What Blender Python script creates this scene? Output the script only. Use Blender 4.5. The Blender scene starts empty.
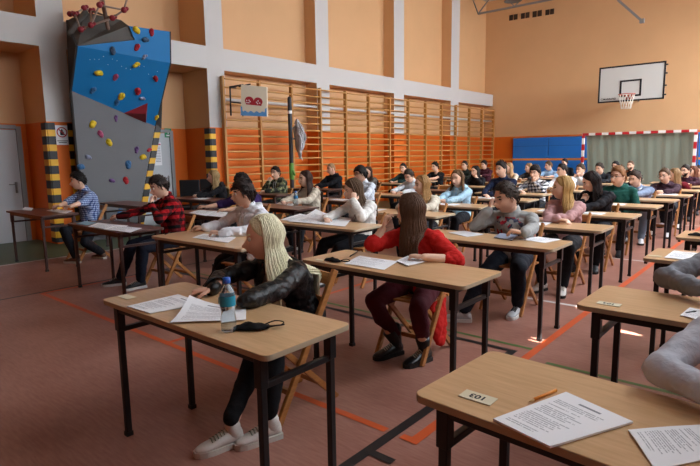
import bpy, math, random
import numpy as np
from mathutils import Vector, Matrix, noise
random.seed(7)
rng = np.random.default_rng(7)
SC = bpy.context.scene
COL = SC.collection
PI = math.pi
# ------------------------------------------------------------------ colour / material helpers
def lin(h):
    h = h.lstrip('#'); v = [int(h[i:i+2], 16)/255 for i in (0, 2, 4)]
    return tuple((c/12.92 if c <= .04045 else ((c+.055)/1.055)**2.4) for c in v) + (1,)
MATS = {}
def mat(name, col, rough=.7, metal=0, bump=0, bscale=60, var=0, vscale=8, spec=.5, sheen=0, stretch=None, coat=0, trans=0):
    if name in MATS: return MATS[name]
    m = bpy.data.materials.new(name); m.use_nodes = True; nt = m.node_tree; N = nt.nodes; L = nt.links
    b = N['Principled BSDF']
    b.inputs['Base Color'].default_value = lin(col); b.inputs['Roughness'].default_value = rough
    b.inputs['Metallic'].default_value = metal
    b.inputs['Specular IOR Level'].default_value = spec
    if coat: b.inputs['Coat Weight'].default_value = coat
    if sheen: b.inputs['Sheen Weight'].default_value = sheen
    if trans: b.inputs['Transmission Weight'].default_value = trans
    tc = N.new('ShaderNodeTexCoord'); src = tc.outputs['Object']
    if stretch:
        mp = N.new('ShaderNodeMapping'); mp.inputs['Scale'].default_value = stretch; L.new(src, mp.inputs[0]); src = mp.outputs[0]
    if var:
        n = N.new('ShaderNodeTexNoise'); n.inputs['Scale'].default_value = vscale; n.inputs['Detail'].default_value = 4; L.new(src, n.inputs[0])
        mx = N.new('ShaderNodeMix'); mx.data_type = 'RGBA'
        c = lin(col); mx.inputs[6].default_value = tuple(x*(1-var) for x in c[:3]) + (1,)
        mx.inputs[7].default_value = tuple(min(1, x*(1+var)) for x in c[:3]) + (1,)
        L.new(n.outputs[0], mx.inputs[0]); L.new(mx.outputs[2], b.inputs['Base Color'])
    if bump:
        n = N.new('ShaderNodeTexNoise'); n.inputs['Scale'].default_value = bscale; n.inputs['Detail'].default_value = 5; L.new(src, n.inputs[0])
        bp = N.new('ShaderNodeBump'); bp.inputs['Strength'].default_value = bump; bp.inputs['Distance'].default_value = .02
        L.new(n.outputs[0], bp.inputs['Height']); L.new(bp.outputs[0], b.inputs['Normal'])
    MATS[name] = m; return m
def cloth(name, col, rough=.85, var=.06, bump=.35): return mat('cloth_'+name, col, rough, bump=bump*2, bscale=13, var=var, vscale=14, spec=.25)
def nodes(name):
    m = bpy.data.materials.new(name); m.use_nodes = True; MATS[name] = m
    return m, m.node_tree.nodes, m.node_tree.links, m.node_tree.nodes['Principled BSDF']
def plaid(name, c1, c2, c3, scale, diag=False):
    """woven check: two crossed stripe sets"""
    if name in MATS: return MATS[name]
    m, N, L, b = nodes(name); b.inputs['Roughness'].default_value = .85; b.inputs['Specular IOR Level'].default_value = .2
    tc = N.new('ShaderNodeTexCoord'); mp = N.new('ShaderNodeMapping')
    mp.inputs['Rotation'].default_value = (0, .12, .6 if not diag else .78); mp.inputs['Scale'].default_value = (scale,)*3
    L.new(tc.outputs['Object'], mp.inputs[0]); sx = N.new('ShaderNodeSeparateXYZ'); L.new(mp.outputs[0], sx.inputs[0])
    outs = []
    for o in (0, 2):
        f = N.new('ShaderNodeMath'); f.operation = 'FRACT'; L.new(sx.outputs[o], f.inputs[0])
        g = N.new('ShaderNodeMath'); g.operation = 'GREATER_THAN'; g.inputs[1].default_value = .5; L.new(f.outputs[0], g.inputs[0]); outs.append(g)
    a = N.new('ShaderNodeMath'); a.operation = 'ADD'; L.new(outs[0].outputs[0], a.inputs[0]); L.new(outs[1].outputs[0], a.inputs[1])
    d = N.new('ShaderNodeMath'); d.operation = 'DIVIDE'; d.inputs[1].default_value = 2; L.new(a.outputs[0], d.inputs[0])
    cr = N.new('ShaderNodeValToRGB'); cr.color_ramp.interpolation = 'CONSTANT'; e = cr.color_ramp.elements
    e[0].position = 0; e[0].color = lin(c1); e[1].position = .75; e[1].color = lin(c3); x = e.new(.25); x.color = lin(c2)
    L.new(d.outputs[0], cr.inputs[0]); L.new(cr.outputs[0], b.inputs['Base Color']); return m
def camo():
    m, N, L, b = nodes('cloth_camouflage'); b.inputs['Roughness'].default_value = .9
    tc = N.new('ShaderNodeTexCoord'); n = N.new('ShaderNodeTexNoise'); n.inputs['Scale'].default_value = 13; n.inputs['Detail'].default_value = 1
    L.new(tc.outputs['Object'], n.inputs[0]); cr = N.new('ShaderNodeValToRGB'); cr.color_ramp.interpolation = 'CONSTANT'; e = cr.color_ramp.elements
    e[0].position = 0; e[0].color = lin('#20221a'); e[1].position = .58; e[1].color = lin('#8a8a66')
    for p, c in ((.44, '#3e4630'), (.52, '#5d6042')): x = e.new(p); x.color = lin(c)
    L.new(n.outputs[0], cr.inputs[0]); L.new(cr.outputs[0], b.inputs['Base Color']); return m
def print_mat(name, dens=1.0):
    """white exam sheet with rows of tiny grey print"""
    m, N, L, b = nodes(name); b.inputs['Roughness'].default_value = .65
    tc = N.new('ShaderNodeTexCoord'); sx = N.new('ShaderNodeSeparateXYZ'); L.new(tc.outputs['UV'], sx.inputs[0])
    def mth(op, a, bb=None):
        q = N.new('ShaderNodeMath'); q.operation = op
        for i, v in enumerate((a, bb)):
            if v is None: continue
            if isinstance(v, (int, float)): q.inputs[i].default_value = v
            else: L.new(v, q.inputs[i])
        return q.outputs[0]
    U, V_ = sx.outputs[0], sx.outputs[1]; vr = mth('MULTIPLY', V_, 30*dens); row = mth('FRACT', vr); idx = mth('FLOOR', vr); ln = mth('GREATER_THAN', row, .5)
    cb = N.new('ShaderNodeCombineXYZ'); L.new(mth('MULTIPLY', U, 42), cb.inputs[0]); L.new(mth('MULTIPLY', idx, 3.7), cb.inputs[1]); nz = N.new('ShaderNodeTexNoise'); nz.inputs['Scale'].default_value = 1; nz.inputs['Detail'].default_value = 2; L.new(cb.outputs[0], nz.inputs[0]); wd = mth('GREATER_THAN', nz.outputs[0], .42)
    wn = N.new('ShaderNodeTexWhiteNoise'); wn.noise_dimensions = '1D'; L.new(idx, wn.inputs['W']); endx = mth('SUBTRACT', .9, mth('MULTIPLY', wn.outputs['Value'], .35)); gap = mth('GREATER_THAN', wn.outputs['Value'], .16)
    body = mth('MULTIPLY', mth('MULTIPLY', mth('GREATER_THAN', U, .1), mth('LESS_THAN', U, endx)), mth('MULTIPLY', mth('GREATER_THAN', V_, .08), mth('LESS_THAN', V_, .8)))
    ttl = mth('MULTIPLY', mth('MULTIPLY', mth('GREATER_THAN', U, .35), mth('LESS_THAN', U, .68)), mth('MULTIPLY', mth('GREATER_THAN', V_, .86), mth('LESS_THAN', V_, .89)))
    f = mth('MAXIMUM', mth('MULTIPLY', mth('MULTIPLY', mth('MULTIPLY', ln, wd), mth('MULTIPLY', body, gap)), .62), ttl)
    mx = N.new('ShaderNodeMix'); mx.data_type = 'RGBA'; mx.inputs[6].default_value = lin('#f5f6f9'); mx.inputs[7].default_value = lin('#7d808a')
    L.new(f, mx.inputs[0]); L.new(mx.outputs[2], b.inputs['Base Color']); return m
def wood(name, c1, c2, rough=.4, sc=(3, 40, 40), coat=0):
    m, N, L, b = nodes(name); b.inputs['Roughness'].default_value = rough
    if coat: b.inputs['Coat Weight'].default_value = coat; b.inputs['Coat Roughness'].default_value = .25
    tc = N.new('ShaderNodeTexCoord'); mp = N.new('ShaderNodeMapping'); mp.inputs['Scale'].default_value = sc; L.new(tc.outputs['Object'], mp.inputs[0])
    n = N.new('ShaderNodeTexNoise'); n.inputs['Scale'].default_value = 1; n.inputs['Detail'].default_value = 6; n.inputs['Distortion'].default_value = .6; L.new(mp.outputs[0], n.inputs[0])
    cr = N.new('ShaderNodeValToRGB'); cr.color_ramp.elements[0].position = .3; cr.color_ramp.elements[1].position = .72
    cr.color_ramp.elements[0].color = lin(c1); cr.color_ramp.elements[1].color = lin(c2)
    L.new(n.outputs[0], cr.inputs[0]); L.new(cr.outputs[0], b.inputs['Base Color']); return m

# ------------------------------------------------------------------ camera (fitted) and a helper turning a sight line into a place
F, PITCH, YAW, ROLL, H0 = 531.92, .145313, .705231, -.0144517, 1.49774
cy, sy = math.cos(YAW), math.sin(YAW)
FWD = Vector((-sy*math.cos(PITCH), cy*math.cos(PITCH), -math.sin(PITCH)))
r_ = Vector((cy, sy, 0)); u_ = r_.cross(FWD)
RT = r_*math.cos(ROLL)+u_*math.sin(ROLL); UP = -r_*math.sin(ROLL)+u_*math.cos(ROLL)
cd = bpy.data.cameras.new('camera'); cam = bpy.data.objects.new('camera', cd); COL.objects.link(cam); SC.camera = cam
cd.sensor_width = 36; cd.lens = F*36/700; cd.clip_end = 200
cam.matrix_world = Matrix(((RT.x, UP.x, -FWD.x, 0), (RT.y, UP.y, -FWD.y, 0), (RT.z, UP.z, -FWD.z, H0), (0, 0, 0, 1)))
def at(px, py, ax, v):
    """world point on the sight line of photo pixel (px,py) where coordinate ax equals v"""
    d = FWD + RT*((px-350)/F) - UP*((py-233)/F); o = Vector((0, 0, H0)); t = (v-o[ax])/d[ax]
    return o+d*t

# ------------------------------------------------------------------ mesh builder
class MB:
    def __init__(s): s.v = []; s.f = []; s.mi = []; s.n = 0; s.cur = 0
    def add(s, V, Fs):
        V = np.asarray(V, float).reshape(-1, 3); b = s.n; s.v.append(V); s.n += len(V)
        s.f += [tuple(int(i)+b for i in f) for f in Fs]; s.mi += [s.cur]*len(Fs); return s
    def box(s, c, d, rot=None):
        c = Vector(c); hx, hy, hz = d[0]/2, d[1]/2, d[2]/2
        P = [Vector((x, y, z)) for x in (-hx, hx) for y in (-hy, hy) for z in (-hz, hz)]
        if rot is not None: P = [rot @ p for p in P]
        return s.add([c+p for p in P], [(0, 1, 3, 2), (4, 6, 7, 5), (0, 4, 5, 1), (2, 3, 7, 6), (0, 2, 6, 4), (1, 5, 7, 3)])
    def bar(s, a, b, w, h, up=(0, 0, 1)):
        a = Vector(a); b = Vector(b); d = b-a; l = d.length; d.normalize(); up = Vector(up)
        if abs(d.dot(up)) > .97: up = Vector((0, 1, 0))
        x = d.cross(up).normalized(); z = x.cross(d)
        return s.box((a+b)/2, (w, l, h), Matrix((x, d, z)).transposed())
    def prism(s, poly, z0, z1, tf=None):
        n = len(poly); V = [Vector((x, y, z0)) for x, y in poly]+[Vector((x, y, z1)) for x, y in poly]
        if tf: V = [tf(v) for v in V]
        return s.add(V, [tuple(range(n))[::-1], tuple(range(n, 2*n))]+[(i, (i+1) % n, n+(i+1) % n, n+i) for i in range(n)])
    def loft(s, rings, cap=True):
        k = len(rings); n = len(rings[0]); V = [p for r in rings for p in r]; Fs = []
        for i in range(k-1):
            for j in range(n):
                a = i*n+j; b = i*n+(j+1) % n; Fs.append((a, b, b+n, a+n))
        if cap: Fs.append(tuple(range(n))[::-1]); Fs.append(tuple(range((k-1)*n, k*n)))
        return s.add(V, Fs)
    def tube(s, P, R, n=10, side=None, flat=1.0, sub=0, round_=True):
        """swept tube; R per point; flat squashes along the 2nd axis; side = preferred wide direction"""
        P = [Vector(p) for p in P]; R = list(R) if hasattr(R, '__len__') else [R]*len(P)
        if sub and len(P) > 2:
            Q = []; S = []
            for i in range(len(P)-1):
                p0 = P[max(i-1, 0)]; p1 = P[i]; p2 = P[i+1]; p3 = P[min(i+2, len(P)-1)]
                for k in range(sub):
                    t = k/sub; Q.append(.5*((2*p1)+(p2-p0)*t+(2*p0-5*p1+4*p2-p3)*t*t+(3*p1-p0-3*p2+p3)*t**3)); S.append(R[i]*(1-t)+R[i+1]*t)
            Q.append(P[-1]); S.append(R[-1]); P, R = Q, S
        T = [(P[min(i+1, len(P)-1)]-P[max(i-1, 0)]).normalized() for i in range(len(P))]
        x = Vector(side) if side is not None else (Vector((1, 0, 0)) if abs(T[0].x) < .8 else Vector((0, 1, 0)))
        if round_:
            A = [(P[0]-T[0]*R[0]*c, R[0]*q) for c, q in ((.95, .3), (.7, .72))]
            Bq = [(P[-1]+T[-1]*R[-1]*c, R[-1]*q) for c, q in ((.7, .72), (.95, .3))]
            P = [a[0] for a in A]+P+[b[0] for b in Bq]; R = [a[1] for a in A]+R+[b[1] for b in Bq]; T = [T[0]]*2+T+[T[-1]]*2
        rings = []
        for p, r, t in zip(P, R, T):
            x = (x-t*x.dot(t)); x = x.normalized() if x.length > 1e-6 else t.orthogonal().normalized(); y = t.cross(x)
            rings.append([p+x*(r*math.cos(a))+y*(r*flat*math.sin(a)) for a in [2*PI*j/n for j in range(n)]])
        return s.loft(rings)
    def ball(s, c, r, n=12, m=8, rot=None):
        r = (r,)*3 if not hasattr(r, '__len__') else r; c = Vector(c); V = []; Fs = []
        for i in range(1, m):
            th = PI*i/m
            for j in range(n):
                ph = 2*PI*j/n; q = Vector((r[0]*math.sin(th)*math.cos(ph), r[1]*math.sin(th)*math.sin(ph), r[2]*math.cos(th)))
                V.append(c+(rot @ q if rot is not None else q))
        top = Vector((0, 0, r[2])); V += [c+(rot @ top if rot is not None else top), c-(rot @ top if rot is not None else top)]
        for i in range(m-2):
            for j in range(n): a = i*n+j; b = i*n+(j+1) % n; Fs.append((a, a+n, b+n, b))
        T = len(V)-2
        for j in range(n): Fs.append((T, j, (j+1) % n)); Fs.append((T+1, (m-2)*n+(j+1) % n, (m-2)*n+j))
        return s.add(V, Fs)
    def lathe(s, prof, c=(0, 0, 0), n=20):
        c = Vector(c); return s.loft([[c+Vector((max(r, 1e-4)*math.cos(2*PI*j/n), max(r, 1e-4)*math.sin(2*PI*j/n), z)) for j in range(n)] for r, z in prof])
    def mesh(s, name, mats, smooth=False, origin=(0, 0, 0)):
        V = np.concatenate(s.v)-np.array(origin, float); me = bpy.data.meshes.new(name); me.from_pydata(V.tolist(), [], s.f)
        for m in (mats if isinstance(mats, (list, tuple)) else [mats]): me.materials.append(m)
        if any(s.mi): me.polygons.foreach_set('material_index', s.mi)
        if smooth: me.polygons.foreach_set('use_smooth', [True]*len(me.polygons))
        me.update(); return me
def link(name, me, parent=None, loc=(0, 0, 0)):
    o = bpy.data.objects.new(name, me); COL.objects.link(o); o.location = loc
    if parent: o.parent = parent
    return o
def obj(name, mb, m, parent=None, smooth=False, loc=(0, 0, 0), bevel=0, angle=False):
    """mb holds coordinates relative to loc"""
    o = link(name, mb.mesh(name, m, smooth), parent, loc)
    if bevel: b = o.modifiers.new('b', 'BEVEL'); b.width = bevel; b.segments = 2; b.limit_method = 'ANGLE'
    return o
def tag(o, label=None, cat=None, group=None, kind=None):
    if label: o['label'] = label
    if cat: o['category'] = cat
    if group: o['group'] = group
    if kind: o['kind'] = kind
    return o
def thing(name, label, cat, loc=(0, 0, 0), rz=0, group=None):
    o = bpy.data.objects.new(name, None); COL.objects.link(o); o.location = loc; o.rotation_euler = (0, 0, rz); o.empty_display_size = .1
    return tag(o, label, cat, group)
def struct(name, mb, m, smooth=False): return tag(obj(name, mb, m, None, smooth), kind='structure')
CH = {}
def dup(root, loc, rz=0, label=None, group=None):
    r = root.copy(); COL.objects.link(r); r.location = loc; r.rotation_euler = (0, 0, rz)
    if label: r['label'] = label
    if group: r['group'] = group
    kids = [c for c in COL.objects if c.parent == root] if root.name not in CH else CH[root.name]
    CH[root.name] = kids
    for ch in kids:
        c = ch.copy(); COL.objects.link(c); c.parent = r
        if ch.name not in CH: CH[ch.name] = [g for g in COL.objects if g.parent == ch]
        for g in CH[ch.name]: d = g.copy(); COL.objects.link(d); d.parent = c
    return r

# ================================================================== SETTING
def paint(name, low, high, z0=2.15, rough=.6, bump=.05):
    m, N, L, b = nodes(name); b.inputs['Roughness'].default_value = rough; b.inputs['Specular IOR Level'].default_value = .35
    g = N.new('ShaderNodeNewGeometry'); sx = N.new('ShaderNodeSeparateXYZ'); L.new(g.outputs['Position'], sx.inputs[0])
    gt = N.new('ShaderNodeMath'); gt.operation = 'GREATER_THAN'; gt.inputs[1].default_value = z0; L.new(sx.outputs[2], gt.inputs[0])
    n = N.new('ShaderNodeTexNoise'); n.inputs['Scale'].default_value = 1.3; n.inputs['Detail'].default_value = 5; L.new(g.outputs['Position'], n.inputs[0])
    mx = N.new('ShaderNodeMix'); mx.data_type = 'RGBA'; mx.inputs[6].default_value = lin(low); mx.inputs[7].default_value = lin(high); L.new(gt.outputs[0], mx.inputs[0])
    hs = N.new('ShaderNodeHueSaturation'); mr = N.new('ShaderNodeMapRange'); mr.inputs[3].default_value = .94; mr.inputs[4].default_value = 1.06
    L.new(n.outputs[0], mr.inputs[0]); L.new(mr.outputs[0], hs.inputs['Value']); L.new(mx.outputs[2], hs.inputs['Color']); L.new(hs.outputs[0], b.inputs['Base Color'])
    n2 = N.new('ShaderNodeTexNoise'); n2.inputs['Scale'].default_value = 90; L.new(g.outputs['Position'], n2.inputs[0])
    bp = N.new('ShaderNodeBump'); bp.inputs['Strength'].default_value = bump; bp.inputs['Distance'].default_value = .01; L.new(n2.outputs[0], bp.inputs['Height']); L.new(bp.outputs[0], b.inputs['Normal'])
    return m
TAN, ORG, WHT = '#d8ab7c', '#dc6c18', '#c9c7c4'
m_wall = paint('painted_wall', ORG, TAN); m_pil = paint('painted_pilaster', ORG, WHT)
m_white = mat('white_paint', '#c9c7c4', .6, bump=.05); m_ceil = mat('ceiling_paint', '#cfcac0', .8)
XL, XR, YB, YF, ZC = -10.06, 1.9, -4.0, 21.1, 7.6
# floor with its court markings
m_floor, N_, L_, b_ = nodes('rubber_floor'); b_.inputs['Roughness'].default_value = .42; b_.inputs['Specular IOR Level'].default_value = .4
g_ = N_.new('ShaderNodeNewGeometry'); n1 = N_.new('ShaderNodeTexNoise'); n1.inputs['Scale'].default_value = 2.2; n1.inputs['Detail'].default_value = 6; L_.new(g_.outputs['Position'], n1.inputs[0])
mp_ = N_.new('ShaderNodeMapping'); mp_.inputs['Scale'].default_value = (9, 60, 1); L_.new(g_.outputs['Position'], mp_.inputs[0])
n3 = N_.new('ShaderNodeTexNoise'); n3.inputs['Scale'].default_value = 1; n3.inputs['Detail'].default_value = 8; L_.new(mp_.outputs[0], n3.inputs[0])
ad = N_.new('ShaderNodeMath'); ad.operation = 'ADD'; L_.new(n1.outputs[0], ad.inputs[0]); L_.new(n3.outputs[0], ad.inputs[1])
cr_ = N_.new('ShaderNodeValToRGB'); cr_.color_ramp.elements[0].position = .72; cr_.color_ramp.elements[1].position = 1.0
mr_ = N_.new('ShaderNodeMapRange'); mr_.inputs[1].default_value = .6; mr_.inputs[2].default_value = 1.4; L_.new(ad.outputs[0], mr_.inputs[0])
cr_.color_ramp.elements[0].position = .2; cr_.color_ramp.elements[1].position = .8
cr_.color_ramp.elements[0].color = lin('#8f5f52'); cr_.color_ramp.elements[1].color = lin('#a67768'); L_.new(mr_.outputs[0], cr_.inputs[0]); L_.new(cr_.outputs[0], b_.inputs['Base Color'])
fl_mats = [m_floor, mat('floor_green', '#4a5a40', .5, bump=.1), mat('line_white', '#cfcac6', .45), mat('line_orange', '#c9562a', .45), mat('line_black', '#231f20', .45), mat('line_green', '#4f6a35', .45)]
fb = MB()
def quad(x0, x1, y0, y1, z, slot): fb.cur = slot; fb.add([(x0, y0, z), (x1, y0, z), (x1, y1, z), (x0, y1, z)], [(0, 1, 2, 3)])
quad(-8.66, XR, YB, YF, 0, 0); quad(-11.1, -8.66, YB, YF, 0, 1)
def vline(x, y0, y1, s, w=.05, z=.0015): quad(x-w/2, x+w/2, y0, y1, z, s)
def hline(y, x0, x1, s, w=.05, z=.0015): quad(x0, x1, y-w/2, y+w/2, z, s)
vline(-8.66, YB, YF, 2, .05); hline(5.28, -8.66, 1.3, 2); hline(8.05, -8.66, 1.3, 2); hline(12.5, -8.66, 1.3, 2)
hline(2.2, -6.47, -1.63, 3, z=.002); hline(2.2, -1.53, -1.42, 3, z=.0035); vline(-1.45, 2.2, 15, 3, .06, z=.003); vline(-6.45, 2.2, 3.4, 3, z=.002); vline(-3.85, 2.2, 6.5, 3, z=.0025)
vline(-6.52, YB, 9, 4, .04); vline(-1.58, YB, 3.77, 4, .06, z=.004); hline(3.75, -6.5, -1.55, 4, .05, z=.0045); hline(1.97, -1.56, -1.42, 4, .05, z=.005)
hline(3.88, -6.2, -1.44, 5, .04, z=.002); hline(3.68, -1.3, XR, 5, .04, z=.002)
fo = struct('floor', fb, fl_mats)
# left wall: deep bays with pilasters and one long beam
PIL = [(-3.1, -2.65), (.33, .78), (3.76, 4.2), (7.11, 7.57), (10.54, 11.04), (14.06, 14.61), (17.6, 18.19)]
wb = MB(); wb.box((-11.08, 1.6, 3.8), (.12, 11.5, 7.6)); wb.box((-10.52, 14.35, 3.8), (.12, 13.6, 7.6)); struct('wall_left', wb, m_wall)
for i, (a, b) in enumerate(PIL):
    p = MB(); p.box(((XL-11.1)/2, (a+b)/2, 3.8), (XL+11.1, b-a, 7.6)); p.mi = [0 if f == 5 or True else 1 for f in range(6)]; p.mi = [1, 0, 1, 1, 1, 1]; struct('trim_%d' % (i+1), p, [m_pil, m_wall])
def reveal_beam(n, y0, y1):
    p = MB(); p.box(((XL-11.1)/2, (y0+y1)/2, 3.64), (XL+11.1, y1-y0, .47)); p.mi = [1, 0, 1, 1, 1, 1]; struct('trim_%d' % n, p, [m_white, m_wall])
ends = [YB]+[v for ab in PIL for v in ab]+[21.06]
k = 8
for i in range(0, len(ends), 2): reveal_beam(k, ends[i], ends[i+1]); k += 1
p = MB(); p.tube([(-10.09, 7.6, 2.78), (-10.09, 21.0, 2.80)], .035, 8); struct('trim_%d' % k, p, m_white, True); k += 1
p = MB(); p.box(((XR-10.6)/2, YF+.06, ZC/2), (XR+10.6, .12, ZC)); struct('wall_far', p, m_wall)
p = MB(); p.box(((XR-11.1)/2, YB-.06, ZC/2), (XR+11.1, .12, ZC)); struct('wall_back', p, m_wall)
p = MB(); p.box(((XR-11.1)/2, (YF+YB)/2, ZC+.06), (XR+11.3, YF-YB+.3, .12)); struct('ceiling', p, m_ceil)
# right wall with tall windows (outside the picture, it is where the daylight comes from)
WIN = [(-.4, 2.4), (3.0, 6.0), (6.7, 9.7), (10.4, 13.4), (14.1, 17.1), (17.7, 20.4)]
wr = MB(); ZL, ZH = 2.0, 6.2
wr.box((XR+.15, (YF+YB)/2, ZL/2), (.3, YF-YB, ZL)); wr.box((XR+.15, (YF+YB)/2, (ZH+ZC)/2), (.3, YF-YB, ZC-ZH))
ed = [YB]+[v for w in WIN for v in w]+[YF]
for i in range(0, len(ed), 2): wr.box((XR+.15, (ed[i]+ed[i+1])/2, (ZL+ZH)/2), (.3, ed[i+1]-ed[i], ZH-ZL))
struct('wall_right', wr, m_wall)
m_frame = mat('window_frame_white', '#dcdcd8', .5)
m_glass, N_, L_, b_ = nodes('window_glass'); tr = N_.new('ShaderNodeBsdfTransparent'); gl = N_.new('ShaderNodeBsdfGlossy'); gl.inputs['Roughness'].default_value = .02
mxs = N_.new('ShaderNodeMixShader'); mxs.inputs[0].default_value = .08; L_.new(tr.outputs[0], mxs.inputs[1]); L_.new(gl.outputs[0], mxs.inputs[2]); L_.new(mxs.outputs[0], N_['Material Output'].inputs[0])
for i, (a, b) in enumerate(WIN):
    w = MB(); xx = XR+.2
    for y in (a+.03, (a+b)/2, b-.03): w.box((xx, y, (ZL+ZH)/2), (.06, .06, ZH-ZL))
    for z in (ZL+.03, (ZL+ZH)/2, ZH-.03): w.box((xx, (a+b)/2, z), (.05, b-a, .06))
    wo = struct('window_%d' % (i+1), w, m_frame); g = MB(); g.box((xx, (a+b)/2, (ZL+ZH)/2), (.006, b-a-.1, ZH-ZL-.1)); obj('pane', g, m_glass, wo)
    bl = MB(); X_ = XR+.27  # unseen panel added to block the sun; gaps leave small floor patches
    if i == 1:
        for z0_, z1_, hs_ in ((ZL, 2.17, []), (2.17, 2.29, [(4.03, 4.19)]), (2.29, 2.31, []), (2.31, 2.45, [(4.2, 4.38), (5.02, 5.1)]), (2.45, 2.75, []), (2.75, 2.81, [(3.6, 3.7), (4.75, 4.85)]), (2.81, ZH, [])):
            e_ = [a-.05]+[v for h_ in hs_ for v in h_]+[b+.05]
            for k_ in range(0, len(e_), 2): bl.box((X_, (e_[k_]+e_[k_+1])/2, (z0_+z1_)/2), (.01, e_[k_+1]-e_[k_], z1_-z0_+.002))
    else: bl.box((X_, (a+b)/2, (ZL+ZH)/2), (.01, b-a+.1, ZH-ZL+.1))
    obj('sun_blocker', bl, mat('sun_blocker_white', '#d8d8d4', .8), wo)
# doors in the two near bays
m_door = mat('door_grey', '#b9bfc4', .5, bump=.03, bscale=30); m_dframe = mat('door_frame_grey', '#8b8f90', .5); m_steel = mat('brushed_steel', '#9a9a98', .3, metal=.9)
def door(n, y0, y1):
    d = MB(); d.box((-11.0, (y0+y1)/2, 1.02), (.05, y1-y0, 2.04)); o = struct('door_%d' % n, d, m_door)
    f = MB()
    for y in (y0-.04, y1+.04): f.box((-10.99, y, 1.04), (.1, .08, 2.12))
    f.box((-10.99, (y0+y1)/2, 2.09), (.1, y1-y0, .07)); obj('door_frame', f, m_dframe, o)
    h = MB(); h.box((-10.965, y1-.08, 1.0), (.01, .04, .2)); h.tube([(-10.96, y1-.08, 1.06), (-10.92, y1-.08, 1.06), (-10.92, y1-.2, 1.06)], .01, 8); h.tube([(-10.96, y1-.08, .95), (-10.945, y1-.08, .95)], .014, 8); obj('door_handle', h, m_steel, o, True)
dR = at(20, 150, 0, -10.97).y; door(1, dR-1.1, dR-.04)
dR2 = at(172, 160, 0, -10.97).y; door(2, dR2-1.0, dR2-.03)
# ------------------------------------------------------------------ text helper
def text(s, size, m, name, parent=None, loc=(0, 0, 0), rot=(0, 0, 0), bold=0):
    cu = bpy.data.curves.new('t', 'FONT'); cu.body = s; cu.size = size; cu.align_x = 'CENTER'; cu.align_y = 'CENTER'; cu.offset = bold
    t = bpy.data.objects.new('t', cu); COL.objects.link(t); dg = bpy.context.evaluated_depsgraph_get()
    me = bpy.data.meshes.new_from_object(t.evaluated_get(dg)); bpy.data.objects.remove(t); me.materials.clear(); me.materials.append(m)
    o = link(name, me, parent, loc); o.rotation_euler = rot; return o
m_ink = mat('black_ink', '#15151a', .6); m_redink = mat('red_ink', '#b02028', .6); m_paperw = mat('paper_white', '#e8eaee', .65)
m_blackm = mat('black_metal', '#141416', .42, spec=.5); m_yel = mat('warning_yellow', '#e8b21a', .5)
# ------------------------------------------------------------------ things on the left wall
mh, N_, L_, b_ = nodes('hazard_stripes'); b_.inputs['Roughness'].default_value = .5
g_ = N_.new('ShaderNodeNewGeometry'); sx = N_.new('ShaderNodeSeparateXYZ'); L_.new(g_.outputs['Position'], sx.inputs[0])
q1 = N_.new('ShaderNodeMath'); q1.operation = 'MULTIPLY_ADD'; q1.inputs[1].default_value = 1/.255; q1.inputs[2].default_value = .12; L_.new(sx.outputs[2], q1.inputs[0])
q2 = N_.new('ShaderNodeMath'); q2.operation = 'FRACT'; L_.new(q1.outputs[0], q2.inputs[0]); q3 = N_.new('ShaderNodeMath'); q3.operation = 'GREATER_THAN'; q3.inputs[1].default_value = .56; L_.new(q2.outputs[0], q3.inputs[0])
mx = N_.new('ShaderNodeMix'); mx.data_type = 'RGBA'; mx.inputs[6].default_value = lin('#17181c'); mx.inputs[7].default_value = lin('#e6b01c'); L_.new(q3.outputs[0], mx.inputs[0]); L_.new(mx.outputs[2], b_.inputs['Base Color'])
def guard(y0, y1, side, label):
    g = MB(); g.box((XL+.012, (y0+y1)/2, 1.08), (.024, y1-y0, 2.1)); ys = y0 if side < 0 else y1
    g.box((XL-.09, ys+side*.012, 1.08), (.2, .024, 2.1)); return tag(obj('corner_guard', g, mh, bevel=.004), label, 'corner guard')
guard(3.76, 3.89, -1, 'black and yellow striped corner guard on the orange pilaster edge nearest the left-hand door')
guard(4.1, 4.2, 1, 'black and yellow striped corner guard between the prohibition sign and the grey climbing board')
guard(7.11, 7.24, -1, 'black and yellow striped corner guard beside the first wall bars, right of the second door')
s = MB(); s.box((0, 0, 0), (.006, .24, .34)); sg = tag(obj('prohibition_sign', s, m_paperw, loc=(XL+.006, 4.0, 1.92)), 'white sign with a red crossed circle on the orange pilaster', 'sign')
r = MB(); r.loft([[Vector((.006, .09*q*math.cos(a), .05+.09*q*math.sin(a))) for a in [2*PI*j/32 for j in range(32)]] for q in (1, .8)], cap=False); r.bar((.006, -.06, .11), (.006, .06, -.01), .004, .018); obj('red_circle', r, m_redink, sg)
r = MB(); r.ball((.004, 0, .075), (.003, .018, .03), 10, 6); r.box((.004, 0, .03), (.005, .06, .06)); obj('pictogram', r, m_ink, sg)
for zz, ww in ((-.1, .18), (-.13, .14)): r = MB(); r.box((.004, 0, zz), (.004, ww, .012)); obj('text_line', r, m_ink, sg)
s = MB(); s.box((0, 0, 0), (.006, .17, .2)); e = at(168, 133, 0, -10.96); sg = tag(obj('exit_sign', s, mat('sign_green', '#1d8a5a', .5), loc=e), 'small green emergency exit sign on the white door', 'sign')
r = MB(); r.box((.005, 0, .03), (.004, .07, .02)); r.box((.005, 0, .03), (.004, .02, .09)); r.box((.005, .0, -.055), (.004, .1, .03)); obj('arrow', r, m_paperw, sg)
s = MB(); s.box((0, 0, 0), (.004, .17, .5)); e = at(158, 154, 0, -10.96); sg = tag(obj('notice_sheet', s, m_paperw, loc=e), 'tall printed notice with pink heading on the second door', 'notice')
r = MB(); r.box((.004, 0, .21), (.003, .15, .03)); obj('heading', r, mat('pink_ink', '#b8486a', .6), sg)
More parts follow.
